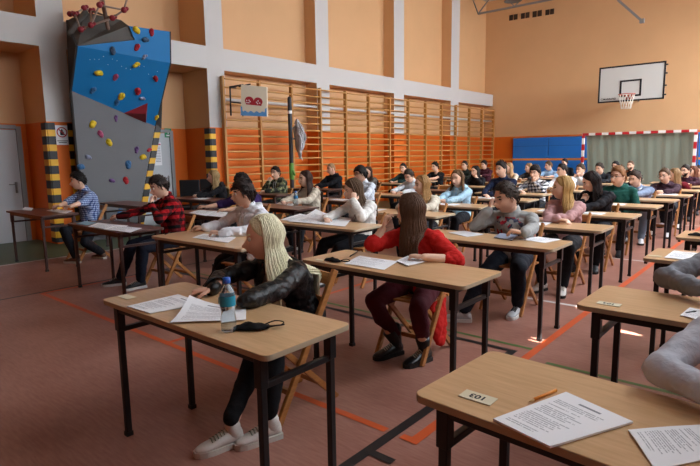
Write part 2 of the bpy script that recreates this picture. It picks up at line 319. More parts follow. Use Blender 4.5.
r = MB(); [r.box((.004, 0, .15-.035*i), (.003, .12, .012)) for i in range(10)]; obj('print', r, mat('grey_ink', '#8d8f9a', .7), sg)
# wall bars
m_bar = wood('wall_bar_wood', '#b98445', '#cf9c58', .45, (30, 3, 30)); m_post = wood('wall_post_wood', '#b27a38', '#c8914a', .5, (20, 20, 2))
posts = [7.43+1.04*i for i in range(14)]
RZ = [.2+.177*i for i in range(18)]
def wall_bars(y, last, label):
    t = thing('wall_bars', label, 'wall bars', (-9.97, y, 0), 0, 'wooden wall bars along the left wall')
    for yy in ([0] if not last else [0, 1.04]):
        q = MB(); q.box((-.0, yy, 1.62), (.1, .055, 3.3)); obj('post', q, m_post, t, bevel=.006)
    q = MB(); q.tube([(.01, .03, 0), (.01, 1.01, 0)], .02, 8, side=(0, 0, 1), flat=.75); me = q.mesh('rung', m_bar, True)
    for z in RZ: link('rung', me, t, (0 if z != RZ[-1] else .05, 0, z))
    return t
for i in range(13): wall_bars(posts[i], i == 12, 'tall wooden wall-bar ladder, '+('nearest, behind the small white backboard' if i == 0 else 'farthest, next to the corner by the blue mats' if i == 12 else 'number %d counted from the near end of the row' % (i+1)))
# small mini-basketball backboard on its black bracket
t = thing('mini_backboard', 'small cream backboard with red emblem and blue wavy edge on wall bars', 'backboard', (-9.9, 7.9, 2.78))
q = MB(); q.box((.3, -.02, 0), (.025, .72, .66)); 
bd = MB(); A = [at(x, y, 1, yy)-Vector((-9.9, 7.9, 2.78)) for x, y, yy in ((241, 84.5, 7.4), (266.5, 87, 7.75), (267, 116.5, 7.75), (241, 115.5, 7.4))]
bd.add([tuple(p) for p in A]+[tuple(p+Vector((0, .03, 0))) for p in A], [(0, 1, 2, 3), (7, 6, 5, 4), (0, 4, 5, 1), (1, 5, 6, 2), (2, 6, 7, 3), (3, 7, 4, 0)]); obj('board', bd, mat('cream_board', '#e3d8c0', .6), t)
def onb(u, v, off=-.006): return A[0]*(1-u)*(1-v)+A[1]*u*(1-v)+A[2]*u*v+A[3]*(1-u)*v+Vector((0, off, 0))
em = MB()
def disc(u, v, ru, rv, n=24): 
    P = [onb(u+ru*math.cos(2*PI*j/n), v+rv*math.sin(2*PI*j/n)) for j in range(n)]; em.add(P+[p+Vector((0, .004, 0)) for p in P], [tuple(range(n)), tuple(range(n, 2*n))[::-1]]+[(j, (j+1) % n, n+(j+1) % n, n+j) for j in range(n)])
disc(.33, .5, .17, .135); disc(.67, .51, .17, .135)
em.add([onb(.18, .5), onb(.82, .5), onb(.8, .65), onb(.2, .63)], [(0, 1, 2, 3)]); obj('emblem', em, mat('emblem_red', '#a8202c', .5), t)
for u, v in ((.24, .5), (.33, .49), (.37, .53), (.62, .54), (.68, .49), (.74, .56), (.25, .57), (.32, .57), (.66, .58)):
    em = MB(); em.add([onb(u-.02, v-.02, -.012), onb(u+.02, v-.02, -.012), onb(u+.02, v+.02, -.012), onb(u-.02, v+.02, -.012)], [(0, 1, 2, 3)]); obj('emblem_dot', em, m_paperw, t)
em = MB(); PB = [(0, 1), (0, .68), (.06, .72), (.07, .84)]+[(u, .86+.03*math.sin(u*28)) for u in np.linspace(.1, .9, 18)]+[(.93, .84), (.94, .74), (1, .7), (1, 1)]
em.add([onb(u, v, -.008) for u, v in PB], [tuple(range(len(PB)))]); obj('wavy_edge', em, mat('wave_blue', '#5d9bd2', .5), t)
q = MB(); Z = Vector((-9.9, 7.9, 2.78)); w1 = at(230, 87, 1, 7.45)-Z; w2 = at(231, 115, 1, 7.45)-Z
q.tube([w1, w2], .018, 8); q.tube([w1, A[0]+Vector((0, .05, 0))], .018, 8); q.tube([(w1+w2)/2+Vector((0, 0, -.02)), (A[0]*.4+A[3]*.6)+Vector((0, .05, 0))], .016, 8); q.tube([w1, w1+Vector((-.18, .3, .02))], .018, 8); q.tube([w1+Vector((0, .25, .03)), A[0]+Vector((0, .25, .03))], .016, 8); q.tube([A[0]+Vector((0, .05, 0)), A[3]+Vector((0, .05, 0))], .016, 8); obj('bracket', q, m_blackm, t, True)
# dark padded post with a hanging bundle of net
pp = at(291, 150, 0, -9.6); q = MB(); q.tube([(0, 0, 0), (0, 0, 2.87)], .05, 14); q.box((0, 0, .015), (.3, .3, .03)); t = thing('net_post', 'dark tall net post in front of the wall bars', 'post', (-9.6, pp.y, 0)); obj('pole', q, mat('post_dark', '#2b2d34', .5), t, True)
q = MB(); q.tube([(0, 0, 2.52), (0, 0, 2.57)], .054, 14); obj('white_band', q, m_paperw, t, True)
q = MB(); q.tube([(0, 0, .95), (.03, -.03, 1.2), (0, 0, 1.3)], .06, 10); q.tube([(.04, -.02, 1.2), (.12, -.02, 1.05)], .03, 8); obj('green_strap', q, mat('strap_green', '#5f9a40', .6), t, True)
q = MB(); z0 = at(297, 130, 0, -9.5); z0 = Vector((-9.5, z0.y, 2.3))
for i in range(46):
    a = rng.uniform(-.16, .16); b = rng.uniform(-.1, .1); top = rng.uniform(-.35, .0); P = [(a*.3, b*.3, .02+rng.uniform(-.1, .05))]
    for j in range(1, 6): P.append((a*1.1*math.sin(j*.6)+rng.uniform(-.05, .05)+.02*j, b*math.sin(j*.6)+rng.uniform(-.04, .04), top*j/5-.1*j*rng.uniform(.6, 1.2)))
    q.tube(P, .022, 6, sub=3, flat=.5)
tag(obj('net_bundle', q, mat('net_white', '#c9c9cc', .8, var=.3, vscale=20), smooth=True, loc=z0), 'bunched white net hanging on the wall bars beside the dark post', 'net')
# ------------------------------------------------------------------ climbing wall
t = thing('climbing_wall', 'blue and grey overhanging climbing wall with coloured holds', 'climbing wall', (-10.0, 4.8, 0)); O = Vector((-10.0, 4.8, 0))
bL = at(72, 91, 0, -9.72); bTL = at(78, 46, 0, -9.2); bMR = at(170, 63, 0, -9.2); bTR = at(169.5, 31.6, 0, -9.05); lR = None
c4 = at(129, 26, 0, -9.12); cB = at(135, 40, 0, -9.16); c3 = at(121, 20, 0, -9.6); c2 = at(84, 12, 0, -9.85); cT = at(68, 20, 0, -10.02)
fL = Vector((-9.85, 4.16, 0)); sL = at(71, 90, 0, -10.04)
def hit(px, py, a, b, c):
    n = (b-a).cross(c-a); o = Vector((0, 0, H0)); d = FWD+RT*((px-350)/F)-UP*((py-233)/F); return o+d*((a-o).dot(n)/d.dot(n)), (n.normalized() if n.normalized().x > 0 else -n.normalized())
lR = hit(155, 126, bL, bTL, bMR)[0]; _q = hit(148, 165, bL, fL, lR)[0]; fR = lR+(_q-lR)*(lR.z/(lR.z-_q.z))
cB = hit(135, 40, bTL, bMR, bTR)[0]; c4 = hit(129, 26, bTL, bMR, bTR)[0]
def poly(P, th=.03): 
    q = MB(); n = len(P); P = [p-O for p in P]; nn = (P[1]-P[0]).cross(P[2]-P[0]).normalized(); nn = nn if nn.x > 0 or abs(nn.x) < .2 else -nn
    q.add([tuple(p) for p in P]+[tuple(p-nn*th) for p in P], [tuple(range(n)), tuple(range(n, 2*n))[::-1]]+[(i, (i+1) % n, n+(i+1) % n, n+i) for i in range(n)]); return q
m_blue = mat('climb_blue', '#0b78b8', .6, bump=.25, bscale=120); m_grey = mat('climb_grey', '#6b6d70', .75, bump=.3, bscale=140, var=.06, vscale=3); m_cap = mat('climb_cap_grey', '#5c5b58', .8, bump=.3, bscale=100); m_dark = mat('climb_side_dark', '#2f2e2d', .8)
obj('grey_panel', poly([fL, fR, lR, bL]), m_grey, t); obj('blue_panel', poly([bL, lR, bMR, bTL]), m_blue, t); obj('blue_panel', poly([bTL, bMR, bTR, c4, cB]), m_blue, t)
obj('top_cap', poly([bTL, cB, c4, c3]), m_cap, t); obj('top_cap', poly([bTL, c3, c2, cT]), m_cap, t)
obj('side_panel', poly([cT, bTL, bL, sL]), m_dark, t); obj('side_panel', poly([sL, bL, fL, Vector((-10.04, 4.2, 0))]), m_dark, t)
obj('side_panel', poly([lR, bMR, bTR, Vector((-10.04, 6.1, 4)), Vector((-10.04, 5.9, 2.1))]), m_dark, t)
HC = dict(y='#e3c324', r='#b3202e', b='#3b6f9e', k='#3d5a76', p='#b5527a', v='#6b4a80', g='#8a8fa8')
UPP = [(136.3, 29.9, 'y', 1.2), (151.4, 32.3, 'r', 1), (145.3, 39.8, 'k', 1), (136.7, 47.4, 'r', 1), (112.6, 50.8, 'k', 1.1)]
BLU = [(144.6, 56.7, 'g', .7), (136.3, 64.6, 'y', 1), (98.6, 72.8, 'y', 1.2), (115.4, 77, 'p', 1), (155.6, 78.3, 'r', 1), (93, 90, 'b', 1), (137.7, 91, 'r', 1.3), (121.2, 96.2, 'y', 1.3), (116.8, 102.3, 'b', 1), (142.2, 98.2, 'g', .8), (156.3, 117.4, 'y', .8)]
GRY = [(115.7, 118.5, 'v', .8), (92.4, 124.3, 'y', 1.3), (100.3, 134, 'p', 1.1), (108.9, 142.5, 'y', 1.2), (136.3, 150, 'v', 1), (149, 150, 'r', .8), (142.8, 157, 'y', 1.2), (88, 157, 'g', .9), (80.5, 166.7, 'b', 1.2), (127.9, 164.8, 'b', 1.4), (125.6, 180.6, 'r', 1.2), (111.7, 180.6, 'v', .9), (119.8, 211.8, 'b', 1.2)]
for lst, pl in ((UPP, (bTL, bMR, bTR)), (BLU, (bL, bTL, bMR)), (GRY, (fL, lR, bL))):
    for px, py, c, s_ in lst:
        P, nn = hit(px, py, *pl); q = MB(); q.cur = 0
        R_ = nn.to_track_quat('Z', 'Y').to_matrix(); R2 = R_ @ Matrix.Rotation(rng.uniform(0, 3), 3, 'Z')
        q.ball(P-O, (.042*s_, .06*s_, .04*s_), 12, 8, R2); q.ball(P-O+R2 @ Vector((.02, .03, .02)), (.03*s_, .04*s_, .035*s_), 10, 6, R2); q.ball(P-O+R2 @ Vector((-.02, -.035, .01)), (.03*s_,)*3, 10, 6)
        obj('climbing_hold', q, mat('hold_'+c, HC[c], .6, bump=.4, bscale=60), t, True)
a = hit(123.6, 113.3, bL, bMR, bTL)[0]; b = hit(147.7, 103, bL, bMR, bTL)[0]; c = hit(146, 123.6, bL, bMR, bTL)[0]; ap = (a*.2+b*.4+c*.4)+Vector((.22, -.05, -.02))
q = MB(); q.add([a-O, b-O, c-O, ap-O], [(0, 1, 2), (0, 3, 1), (1, 3, 2), (2, 3, 0)]); obj('red_wedge', q, mat('wedge_red', '#8e1a22', .6), t)
q = MB()
for i in range(16):
    P, nn = hit(90+4.5*i, 57+1.1*i+rng.uniform(-4, 4), bL, bMR, bTL); q.ball(P-O, .007, 6, 4)
obj('bolt_dots', q, m_paperw, t)
# striped tape on its right edge
q = MB(); q.bar(fR+Vector((.01, .07, .02))-O, lR+Vector((.01, .07, 0))-O, .12, .03, up=(1, 0, 0)); obj('edge_guard', q, mh, t)
# rope-and-tube frame on top, with red clamps
t = thing('rope_frame', 'tube frame with red clamps on top of the climbing wall', 'frame', (-9.5, 4.6, 3.9)); O2 = Vector((-9.5, 4.6, 3.9))
K = {k_: at(x, y, 0, X)-O2 for k_, (x, y, X) in dict(A=(80.8, 29.5, -9.2), B=(90.9, 25, -9.1), C=(112.4, 18, -9.0), D=(123.9, 10, -8.9), E=(99.5, 5, -9.0), Fm=(108, 28, -9.1), G=(75, 14.4, -9.8), Hh=(91, 10.8, -9.8), T1=(127.5, -3, -8.9), T2=(101.7, -3, -9.2), I=(70, 14, -9.9), J=(84, 8, -9.8)).items()}
q = MB()
for a_, b_k in ('AC', 'CD', 'ED', 'EB', 'GA', ('D', 'T1'), ('Hh', 'B'), 'GJ', ('J', 'Hh'), 'IG', ('E', 'T2'), ('Hh', 'C')): q.tube([K[a_], K[b_k]], .016, 8)
obj('tubes', q, mat('tube_brownish', '#8d7a6c', .5), t, True); q = MB(); q.tube([K['Fm'], K['T2']], .035, 10); obj('mast', q, mat('mast_brown', '#6b5548', .6), t, True)
for k_ in ('A', 'B', 'C', 'D', 'E', 'G', 'Hh', 'I', 'J'): q = MB(); q.ball(K[k_], .05, 10, 6); q.ball(K[k_]+Vector((0, .05, .03)), .035, 8, 5); obj('clamp', q, mat('clamp_red', '#8c2430', .5), t, True)
q = MB(); q.tube([K['A']+Vector((-.4, 0, .0)), K['Hh']+Vector((0, -.1, -.05))], .05, 10); obj('roller', q, m_cap, t, True)
# ------------------------------------------------------------------ far wall
m_mat = mat('mat_blue', '#1b74cc', .55, bump=.25, bscale=4)
xs = [-9.09, -7.65, -6.21, -4.77, -3.33, -1.89, -.45]; lab = ['leftmost', 'second from the left', 'behind the left goal post', 'mostly hidden behind the goal net, left', 'hidden behind the goal net, right', 'just right of the goal', 'rightmost']
for i, x in enumerate(xs):
    t = thing('wall_mat', 'blue padded gym mat standing against the far wall, '+lab[i], 'gym mat', (x+.72, 21.0, 0), 0, 'blue gym mats on the far wall')
    q = MB(); q.box((0, 0, 1.05), (1.43, .16, 2.06)); obj('pad', q, m_mat, t, bevel=.03)
    q = MB(); q.box((0, -.082, 1.75), (1.4, .004, .012)); q.box((0, -.082, .5), (1.4, .004, .012)); obj('seam', q, mat('seam_blue', '#0d4f95', .6), t)
# handball goal
mgs = {}
for AX in (0, 2):
    mg_, N_, L_, b_ = nodes('goal_stripes_%d' % AX); b_.inputs['Roughness'].default_value = .45
    g_ = N_.new('ShaderNodeNewGeometry'); sx = N_.new('ShaderNodeSeparateXYZ'); L_.new(g_.outputs['Position'], sx.inputs[0])
    q1 = N_.new('ShaderNodeMath'); q1.operation = 'MULTIPLY_ADD'; q1.inputs[1].default_value = 2.5; q1.inputs[2].default_value = 20.15; L_.new(sx.outputs[AX], q1.inputs[0]); q2 = N_.new('ShaderNodeMath'); q2.operation = 'FRACT'; L_.new(q1.outputs[0], q2.inputs[0])
    q3 = N_.new('ShaderNodeMath'); q3.operation = 'GREATER_THAN'; q3.inputs[1].default_value = .5; L_.new(q2.outputs[0], q3.inputs[0])
    mx = N_.new('ShaderNodeMix'); mx.data_type = 'RGBA'; mx.inputs[6].default_value = lin('#c0242a'); mx.inputs[7].default_value = lin('#e9e6e0'); L_.new(q3.outputs[0], mx.inputs[0]); L_.new(mx.outputs[2], b_.inputs['Base Color'])
    mgs[AX] = mg_
gx0, gx1, gy, gh = -5.63, -2.49, 18.55, 2.02
t = thing('handball_goal', 'handball goal with red and white striped posts and grey-green net', 'goal', ((gx0+gx1)/2, gy, 0)); cx = (gx0+gx1)/2
for x in (gx0, gx1): q = MB(); q.box((x-cx, 0, gh/2), (.08, .08, gh)); obj('post', q, mgs[2], t, bevel=.006)
q = MB(); q.box((0, 0, gh+.04), (gx1-gx0+.08, .08, .08)); obj('crossbar', q, mgs[0], t, bevel=.006)
q = MB()
for x in (gx0, gx1): q.tube([(x-cx, .03, gh), (x-cx, .5, gh-.05), (x-cx, .9, .03), (x-cx, .04, .03)], .018, 8)
q.tube([(gx0-cx, .9, .03), (gx1-cx, .9, .03)], .018, 8); obj('back_frame', q, m_steel, t, True)
q = MB(); nx, nz = 90, 20; V = []
for j in range(nz+1):
    for i in range(nx+1):
        u = i/nx; v = j/nz; x = (u-.5)*(gx1-gx0-.1); y = +.12+.5*(1-v)+.008*math.sin(u*37+2*math.sin(v*3))*(.3+v)+.006*math.sin(u*81); V.append((x, y, .03+v*(gh-.02)))
q.add(V, [(j*(nx+1)+i, j*(nx+1)+i+1, (j+1)*(nx+1)+i+1, (j+1)*(nx+1)+i) for j in range(nz) for i in range(nx)])
obj('net', q, mat('net_green_grey', '#93a292', .85, bump=.3, bscale=200), t, True)
q = MB(); q.box(((-9.9-.2)/2, 20.0, 1.24), (10.4, .01, .075)); tag(obj('barrier_tape', q, mat('tape_orange', '#e8913a', .5)), 'orange tape stretched low across the hall behind the goal', 'tape')
# basketball backboard on wall arms
bx0, bx1, by, bz0, bz1 = -5.06, -3.26, 17.9, 2.98, 4.04; cx = (bx0+bx1)/2
t = thing('basketball_backboard', 'white basketball backboard with black border, hoop and net', 'basketball backboard', (cx, by, 0))
q = MB(); q.box((0, .02, (bz0+bz1)/2), (1.8, .03, 1.06)); obj('board', q, mat('board_white', '#cfd0cb', .35), t)
q = MB(); zc = (bz0+bz1)/2
for z in (bz0+.02, bz1-.02): q.box((0, 0, z), (1.8, .012, .045))
for x in (-.88, .88): q.box((x, 0, zc), (.045, .012, 1.06))
for z in (bz0+.16, bz0+.6): q.box((0, 0, z), (.59, .012, .05))
for x in (-.27, .27): q.box((x, 0, bz0+.38), (.05, .012, .49))
obj('border', q, m_ink, t)
q = MB(); zr = bz0+.17; q.tube([(.225*math.cos(a), -.38+.225*math.sin(a), zr) for a in np.linspace(0, 2*PI, 33)], .012, 8, round_=False); q.box((0, -.07, zr-.02), (.2, .14, .02)); q.box((0, -.01, zr-.05), (.24, .02, .14)); q.bar((-.1, 0, zr-.1), (-.1, -.16, zr-.01), .01, .02); q.bar((.1, 0, zr-.1), (.1, -.16, zr-.01), .01, .02); obj('rim', q, mat('rim_red', '#b8543c', .5), t, True)
q = MB(); nS = 14
for i in range(nS):
    for sgn in (1, -1):
        P = []
        for j in range(7):
            f = j/6; rr = .22-.09*f**.8; a = 2*PI*i/nS+sgn*f*PI*1.3/nS*2; P.append((rr*math.cos(a), -.38+rr*math.sin(a), zr-.01-.4*f))
        q.tube(P, .006, 5)
obj('net', q, mat('net_cord', '#dcd8cc', .8), t, True)
q = MB()
for x in (-.6, .6):
    for z in (bz0+.25, bz1-.2): q.bar((x*.5, .04, z), (x*.5-.75, 3.15, z), .05, .05)
q.bar((-.3, .06, bz0+.25), (-.5, 3.1, bz1-.2), .03, .03); q.box((0, .06, bz0+.25), (1.4, .04, .05)); q.box((0, .06, bz1-.2), (1.4, .04, .05)); obj('wall_arms', q, mat('arm_grey', '#8f8d88', .5), t)
q = MB(); [q.box((.92, .03, bz0+z), (.05, .05, .04)) for z in (.12, .38, .72, .96)]; obj('edge_clips', q, m_blackm, t)
q = MB(); q.tube([(-.78+.03*math.cos(a), -.012, bz0+.1+.03*math.sin(a)) for a in np.linspace(0, 2*PI, 17)], .005, 5, round_=False); obj('logo_ring', q, m_ink, t)
text('MARBAND', .075, m_ink, 'logo_lettering', t, (-.56, -.012, bz0+.1), (PI/2, 0, 0), .002)
# wall vents, high up in the corner
m_vent = mat('vent_brown', '#4a3423', .7)
for i, (xa, xb) in enumerate(((509.4, 517.6), (521, 529.5), (532.5, 541.8), (545.4, 554))):
    za = at((xa+xb)/2, 17.4-2.9*i*.62, 1, YF); 
    pa = at(xa, 17, 1, YF).x; pb = at(xb, 17, 1, YF).x; w = (pb-pa)
    t = thing('wall_vent', 'pair of dark square air vents high on the far wall, '+('nearest the corner', 'second from the corner', 'third from the corner', 'farthest from the corner')[i], 'air vent', ((pa+pb)/2, YF, za.z), 0, 'air vents on the far wall')
    for s_ in (-1, 1): q = MB(); q.box((s_*w*.27, -.01, 0), (w*.44, .02, w*.6)); v = obj('grille', q, m_vent, t); q = MB(); [q.bar((s_*w*.27-w*.2, -.024, z*w), (s_*w*.27+w*.2, -.024, z*w), .02, .012) for z in (-.2, -.07, .07, .2)]; obj('slat', q, mat('vent_slat', '#33241a', .7), v)
# steel roof trusses
m_truss = mat('truss_grey', '#8d8c8a', .5, metal=.3)
def truss(y, label):
    t = thing('roof_truss', label, 'roof truss', (0, y, 0)); zb, zt = 6.72, 7.45
    q = MB(); q.box((-4.3, 0, zb), (11.2, .07, .06)); obj('bottom_chord', q, m_truss, t); q = MB(); q.box((-4.3, 0, zt), (11.9, .09, .09)); obj('top_chord', q, m_truss, t)
    q = MB(); x = -9.9; up = True; prev = Vector((-10.2, 0, zt))
    while x < 1.5:
        cur = Vector((x, 0, zb if up else zt)); q.bar(prev, cur, .035, .035); prev = cur; x += .72; up = not up
    obj('web', q, m_truss, t)
    return t
truss(19.3, 'grey steel lattice roof truss closest to the far wall'); truss(14.3, 'grey steel lattice roof truss crossing mid hall'); truss(9.3, 'grey steel lattice roof truss crossing the hall above the front desks')
a = at(618, 0, 1, 18.6); b = at(642, 21, 1, 18.6); q = MB(); q.bar(a, b, .07, .07); q.box(b, (.12, .12, .12)); tag(obj('hoist_arm', q, m_truss), 'grey diagonal steel arm above the basketball backboard', 'steel arm')
e = at(513, 1, 1, 18.2); t = thing('hall_lamp', 'round grey hall lamp hanging under the roof truss', 'lamp', (e.x, 18.2, e.z))
q = MB(); q.lathe([(.0, .38), (.08, .38), (.1, .3), (.26, .05), (.3, 0), (.28, -.01), (.24, .04), (.0, .1)], n=24); obj('shade', q, mat('lamp_grey', '#77756f', .5), t, True); q = MB(); q.tube([(0, 0, .38), (0, 0, ZC-e.z)], .012, 6); obj('rod', q, m_steel, t)

# ================================================================== FURNITURE
m_top = wood('desk_laminate', '#caa072', '#dab285', .32, (6, 60, 60), coat=.25); m_top2 = wood('desk_laminate_dark', '#5e3527', '#754634', .35, (6, 60, 60), coat=.2)
m_leg2 = mat('desk_leg_brown', '#3a1d16', .45)
def rrect(L, W, r=.035, n=5):
    P = []
    for cx_, cy_, a0 in ((L/2-r, W/2-r, 0), (-L/2+r, W/2-r, 90), (-L/2+r, -W/2+r, 180), (L/2-r, -W/2+r, 270)):
        for i in range(n+1): a = math.radians(a0+90*i/n); P.append((cx_+r*math.cos(a), cy_+r*math.sin(a)))
    return P
DL, DW, DZ = 1.32, .5, .76
def make_desk(dark):
    t = thing('exam_desk', 'x', 'desk', (0, 0, -20))
    mt, ml = (m_top2, m_leg2) if dark else (m_top, m_blackm); me_ = mat('desk_edge_dark', '#4a2a20', .5) if dark else mat('desk_edge', '#b7a488', .5)
    q = MB(); q.prism(rrect(DL, DW), DZ-.025, DZ); q.mi = [0, 0]+[1]*(len(q.f)-2); obj('tabletop', q, [mt, me_], t, bevel=.003)
    q = MB()
    for y in (-DW/2+.05, DW/2-.05): q.box((0, y, DZ-.045), (DL-.2, .03, .035))
    for x in (-DL/2+.09, DL/2-.09): q.box((x, 0, DZ-.045), (.03, DW-.1, .035)); q.box((x, 0, .6), (.026, DW-.1, .026))
    obj('frame', q, ml, t, bevel=.003)
    for x in (-DL/2+.09, DL/2-.09):
        for y in (-DW/2+.05, DW/2-.05):
            q = MB(); q.box((x, y, (DZ-.025)/2), (.03, .03, DZ-.03)); q.box((x, y, DZ-.1), (.042, .04, .13)); lg = obj('leg', q, ml, t, bevel=.003)
            q = MB(); q.box((x, y, .012), (.036, .036, .024)); obj('foot_cap', q, m_blackm, lg)
    return t
m_ch = wood('chair_beech', '#96602f', '#b47a42', .45, (8, 8, 40)); m_chd = wood('chair_beech_dark', '#6b4024', '#83532f', .5, (8, 8, 40))
def make_chair(m):
    t = thing('folding_chair', 'x', 'chair', (0, 0, -20))
    for s_ in (-1, 1):
        x = s_*.2
        q = MB(); q.bar((x, -.24, .0), (x, .235, .82), .026, .04, up=(0, 1, 0)); obj('back_post', q, m, t, bevel=.004)
        x = s_*.168
        q = MB(); q.bar((x, .26, .0), (x, -.17, .43), .024, .036, up=(0, 1, 0)); obj('leg', q, m, t, bevel=.004)
    q = MB()
    for i in range(6): y = -.19+i*.067; q.box((0, y, .445), (.4, .055, .016))
    for s_ in (-1, 1): q.box((s_*.14, -.02, .43), (.025, .38, .02))
    obj('seat', q, m, t, bevel=.003)
    for z, h in ((.76, .075), (.64, .05)):
        q = MB(); y = -.24+z/.82*.475
        P = [(x/10*.2, y+.012+.02*(1-(x/10)**2)) for x in range(-10, 11)]
        q.add([(px_, py_, z+dz) for dz in (-h/2, h/2) for px_, py_ in P]+[(px_, py_+.014, z+dz) for dz in (-h/2, h/2) for px_, py_ in P],
              [(i, i+1, 21+i+1, 21+i) for i in range(20)]+[(42+i, 63+i, 63+i+1, 42+i+1) for i in range(20)]+[(21+i, 21+i+1, 63+i+1, 63+i) for i in range(20)]+[(i, 42+i, 42+i+1, i+1) for i in range(20)]+[(0, 21, 63, 42), (20, 62, 83, 41)])
        obj('back_slat', q, m, t)
    q = MB(); q.box((0, -.14, .17), (.38, .02, .03)); obj('stretcher', q, m, t); q = MB(); q.box((0, .15, .12), (.33, .02, .03)); obj('stretcher', q, m, t)
    return t
desk_p = {False: make_desk(False), True: make_desk(True)}; chair_p = {False: make_chair(m_ch)}
used = set()
def place(protos, key, kind, loc, rz, label, group):
    root = protos[key]
    if (kind, key) not in used:
        used.add((kind, key)); CH[root.name] = [c for c in COL.objects if c.parent == root]
        for c in CH[root.name]: CH[c.name] = [g for g in COL.objects if g.parent == c]
        r = root; r.location = loc; r.rotation_euler = (0, 0, rz)
    else: r = dup(root, loc, rz)
    r['label'] = label; r['group'] = group; return r
def desk(x, y, rot, dark, who):
    a = math.radians(rot); c = Vector((x, y, 0))+Matrix.Rotation(a, 3, 'Z') @ Vector((DL/2, DW/2, 0))
    return place(desk_p, dark, 'd', c, a, ('dark brown' if dark else 'light wood')+' exam desk '+who, 'exam desks set out in columns')
def chair(x, y, rz, dark, who): return place(chair_p, dark, 'c', (x, y, 0), rz, 'folding wooden chair '+who, 'folding chairs at the exam desks')
# ================================================================== PEOPLE
def remesh(mb, mats, name, voxel, smooth=2, noise_amp=0, noise_size=.12, slot=None, origin=(0, 0, 0)):
    me = mb.mesh(name, mats, True, origin); o = bpy.data.objects.new('tmp', me); COL.objects.link(o)
    r = o.modifiers.new('r', 'REMESH'); r.mode = 'VOXEL'; r.voxel_size = voxel; r.use_smooth_shade = True
    if smooth: s = o.modifiers.new('s', 'SMOOTH'); s.iterations = smooth; s.factor = .5
    if noise_amp:
        for k, (am, sz) in enumerate(((noise_amp, noise_size), (noise_amp*.45, noise_size*.4))):
            key = 'cl%.3f' % sz; tx = bpy.data.textures.get(key)
            if not tx: tx = bpy.data.textures.new(key, 'CLOUDS'); tx.noise_scale = sz; tx.noise_depth = 1
            d = o.modifiers.new('d', 'DISPLACE'); d.texture = tx; d.strength = am; d.mid_level = .3; d.texture_coords = 'LOCAL'
    dg = bpy.context.evaluated_depsgraph_get(); out = bpy.data.meshes.new_from_object(o.evaluated_get(dg))
    out.materials.clear()
    for m in (mats if isinstance(mats, (list, tuple)) else [mats]): out.materials.append(m)
    bpy.data.objects.remove(o); bpy.data.meshes.remove(me)
    return out
A_, B_, C_ = .074, .094, .115
def skull(d, grow=0.0):
    """head surface (no features) along unit directions d (n,3): x right, -y face, z up"""
    x, y, z = d[:, 0], d[:, 1], d[:, 2]
    V = np.stack([x*(A_+grow), y*(B_+grow), z*(C_+grow)], 1)
    low = np.clip(-z, 0, 1)
    V[:, 0] *= 1-.34*low**1.6*(y < .6)
    back = np.clip(y, 0, 1)*low; V[:, 1] -= .055*back                     # nape tucks in
    V[:, 1] = np.where(V[:, 1] < -.082, -.082+(V[:, 1]+.082)*.45, V[:, 1])  # flatter face
    V[:, 1] -= .012*np.clip(-y, 0, 1)*low
    V[:, 1] += .006
    return V
def sph(n, m):
    th = np.linspace(0.02, PI-.02, m); ph = np.linspace(0, 2*PI, n, endpoint=False); T, P_ = np.meshgrid(th, ph, indexing='ij')
    d = np.stack([np.sin(T)*np.cos(P_), np.sin(T)*np.sin(P_), np.cos(T)], -1).reshape(-1, 3)
    Fs = []
    for i in range(m-1):
        for j in range(n): a = i*n+j; b = i*n+(j+1) % n; Fs.append((a, a+n, b+n, b))
    Fs.append(tuple(range(n))); Fs.append(tuple(range((m-1)*n, m*n))[::-1]); return d, Fs
HD, HF = sph(84, 64)
def head_verts(fem=False, jaw=1.0):
    V = skull(HD); x, y, z = V[:, 0].copy(), V[:, 1].copy(), V[:, 2].copy(); f = (HD[:, 1] < -.15)
    g = lambda cx, cz, sx, sz: np.exp(-((np.abs(x)-cx)**2/(2*sx*sx)+(z-cz)**2/(2*sz*sz)))*f
    g0 = lambda cz, sx, sz: np.exp(-(x**2/(2*sx*sx)+(z-cz)**2/(2*sz*sz)))*f
    dy = np.zeros_like(x)
    dy += .013*g(.031, .008, .014, .011)                  # sockets
    dy -= (.004 if fem else .007)*g(.028, .033, .018, .007)  # brow ridge
    dy -= .024*g0(-.030, .0085, .011)+.015*g0(-.012, .0075, .014)+.005*g(.011, -.033, .007, .007)   # nose
    dy -= .006*g(.045, -.02, .016, .016)                  # cheeks
    dy -= .0085*g0(-.055, .018, .0055)+.0085*g0(-.066, .016, .0055); dy += .003*g0(-.0605, .022, .002); dy += .004*g0(-.079, .02, .006)
    dy -= (.007 if fem else .011)*g0(-.098, .018, .012)   # chin
    V[:, 1] += dy
    if not fem: V[:, 0] *= 1+.07*np.exp(-((z+.07)**2)/(2*.025**2))
    return V
HV = {False: head_verts(False), True: head_verts(True)}
def skin(tone, lipc):
    return mat('skin_'+tone, tone, .5, var=.05, vscale=10, spec=.35), mat('lips_'+lipc, lipc, .45)
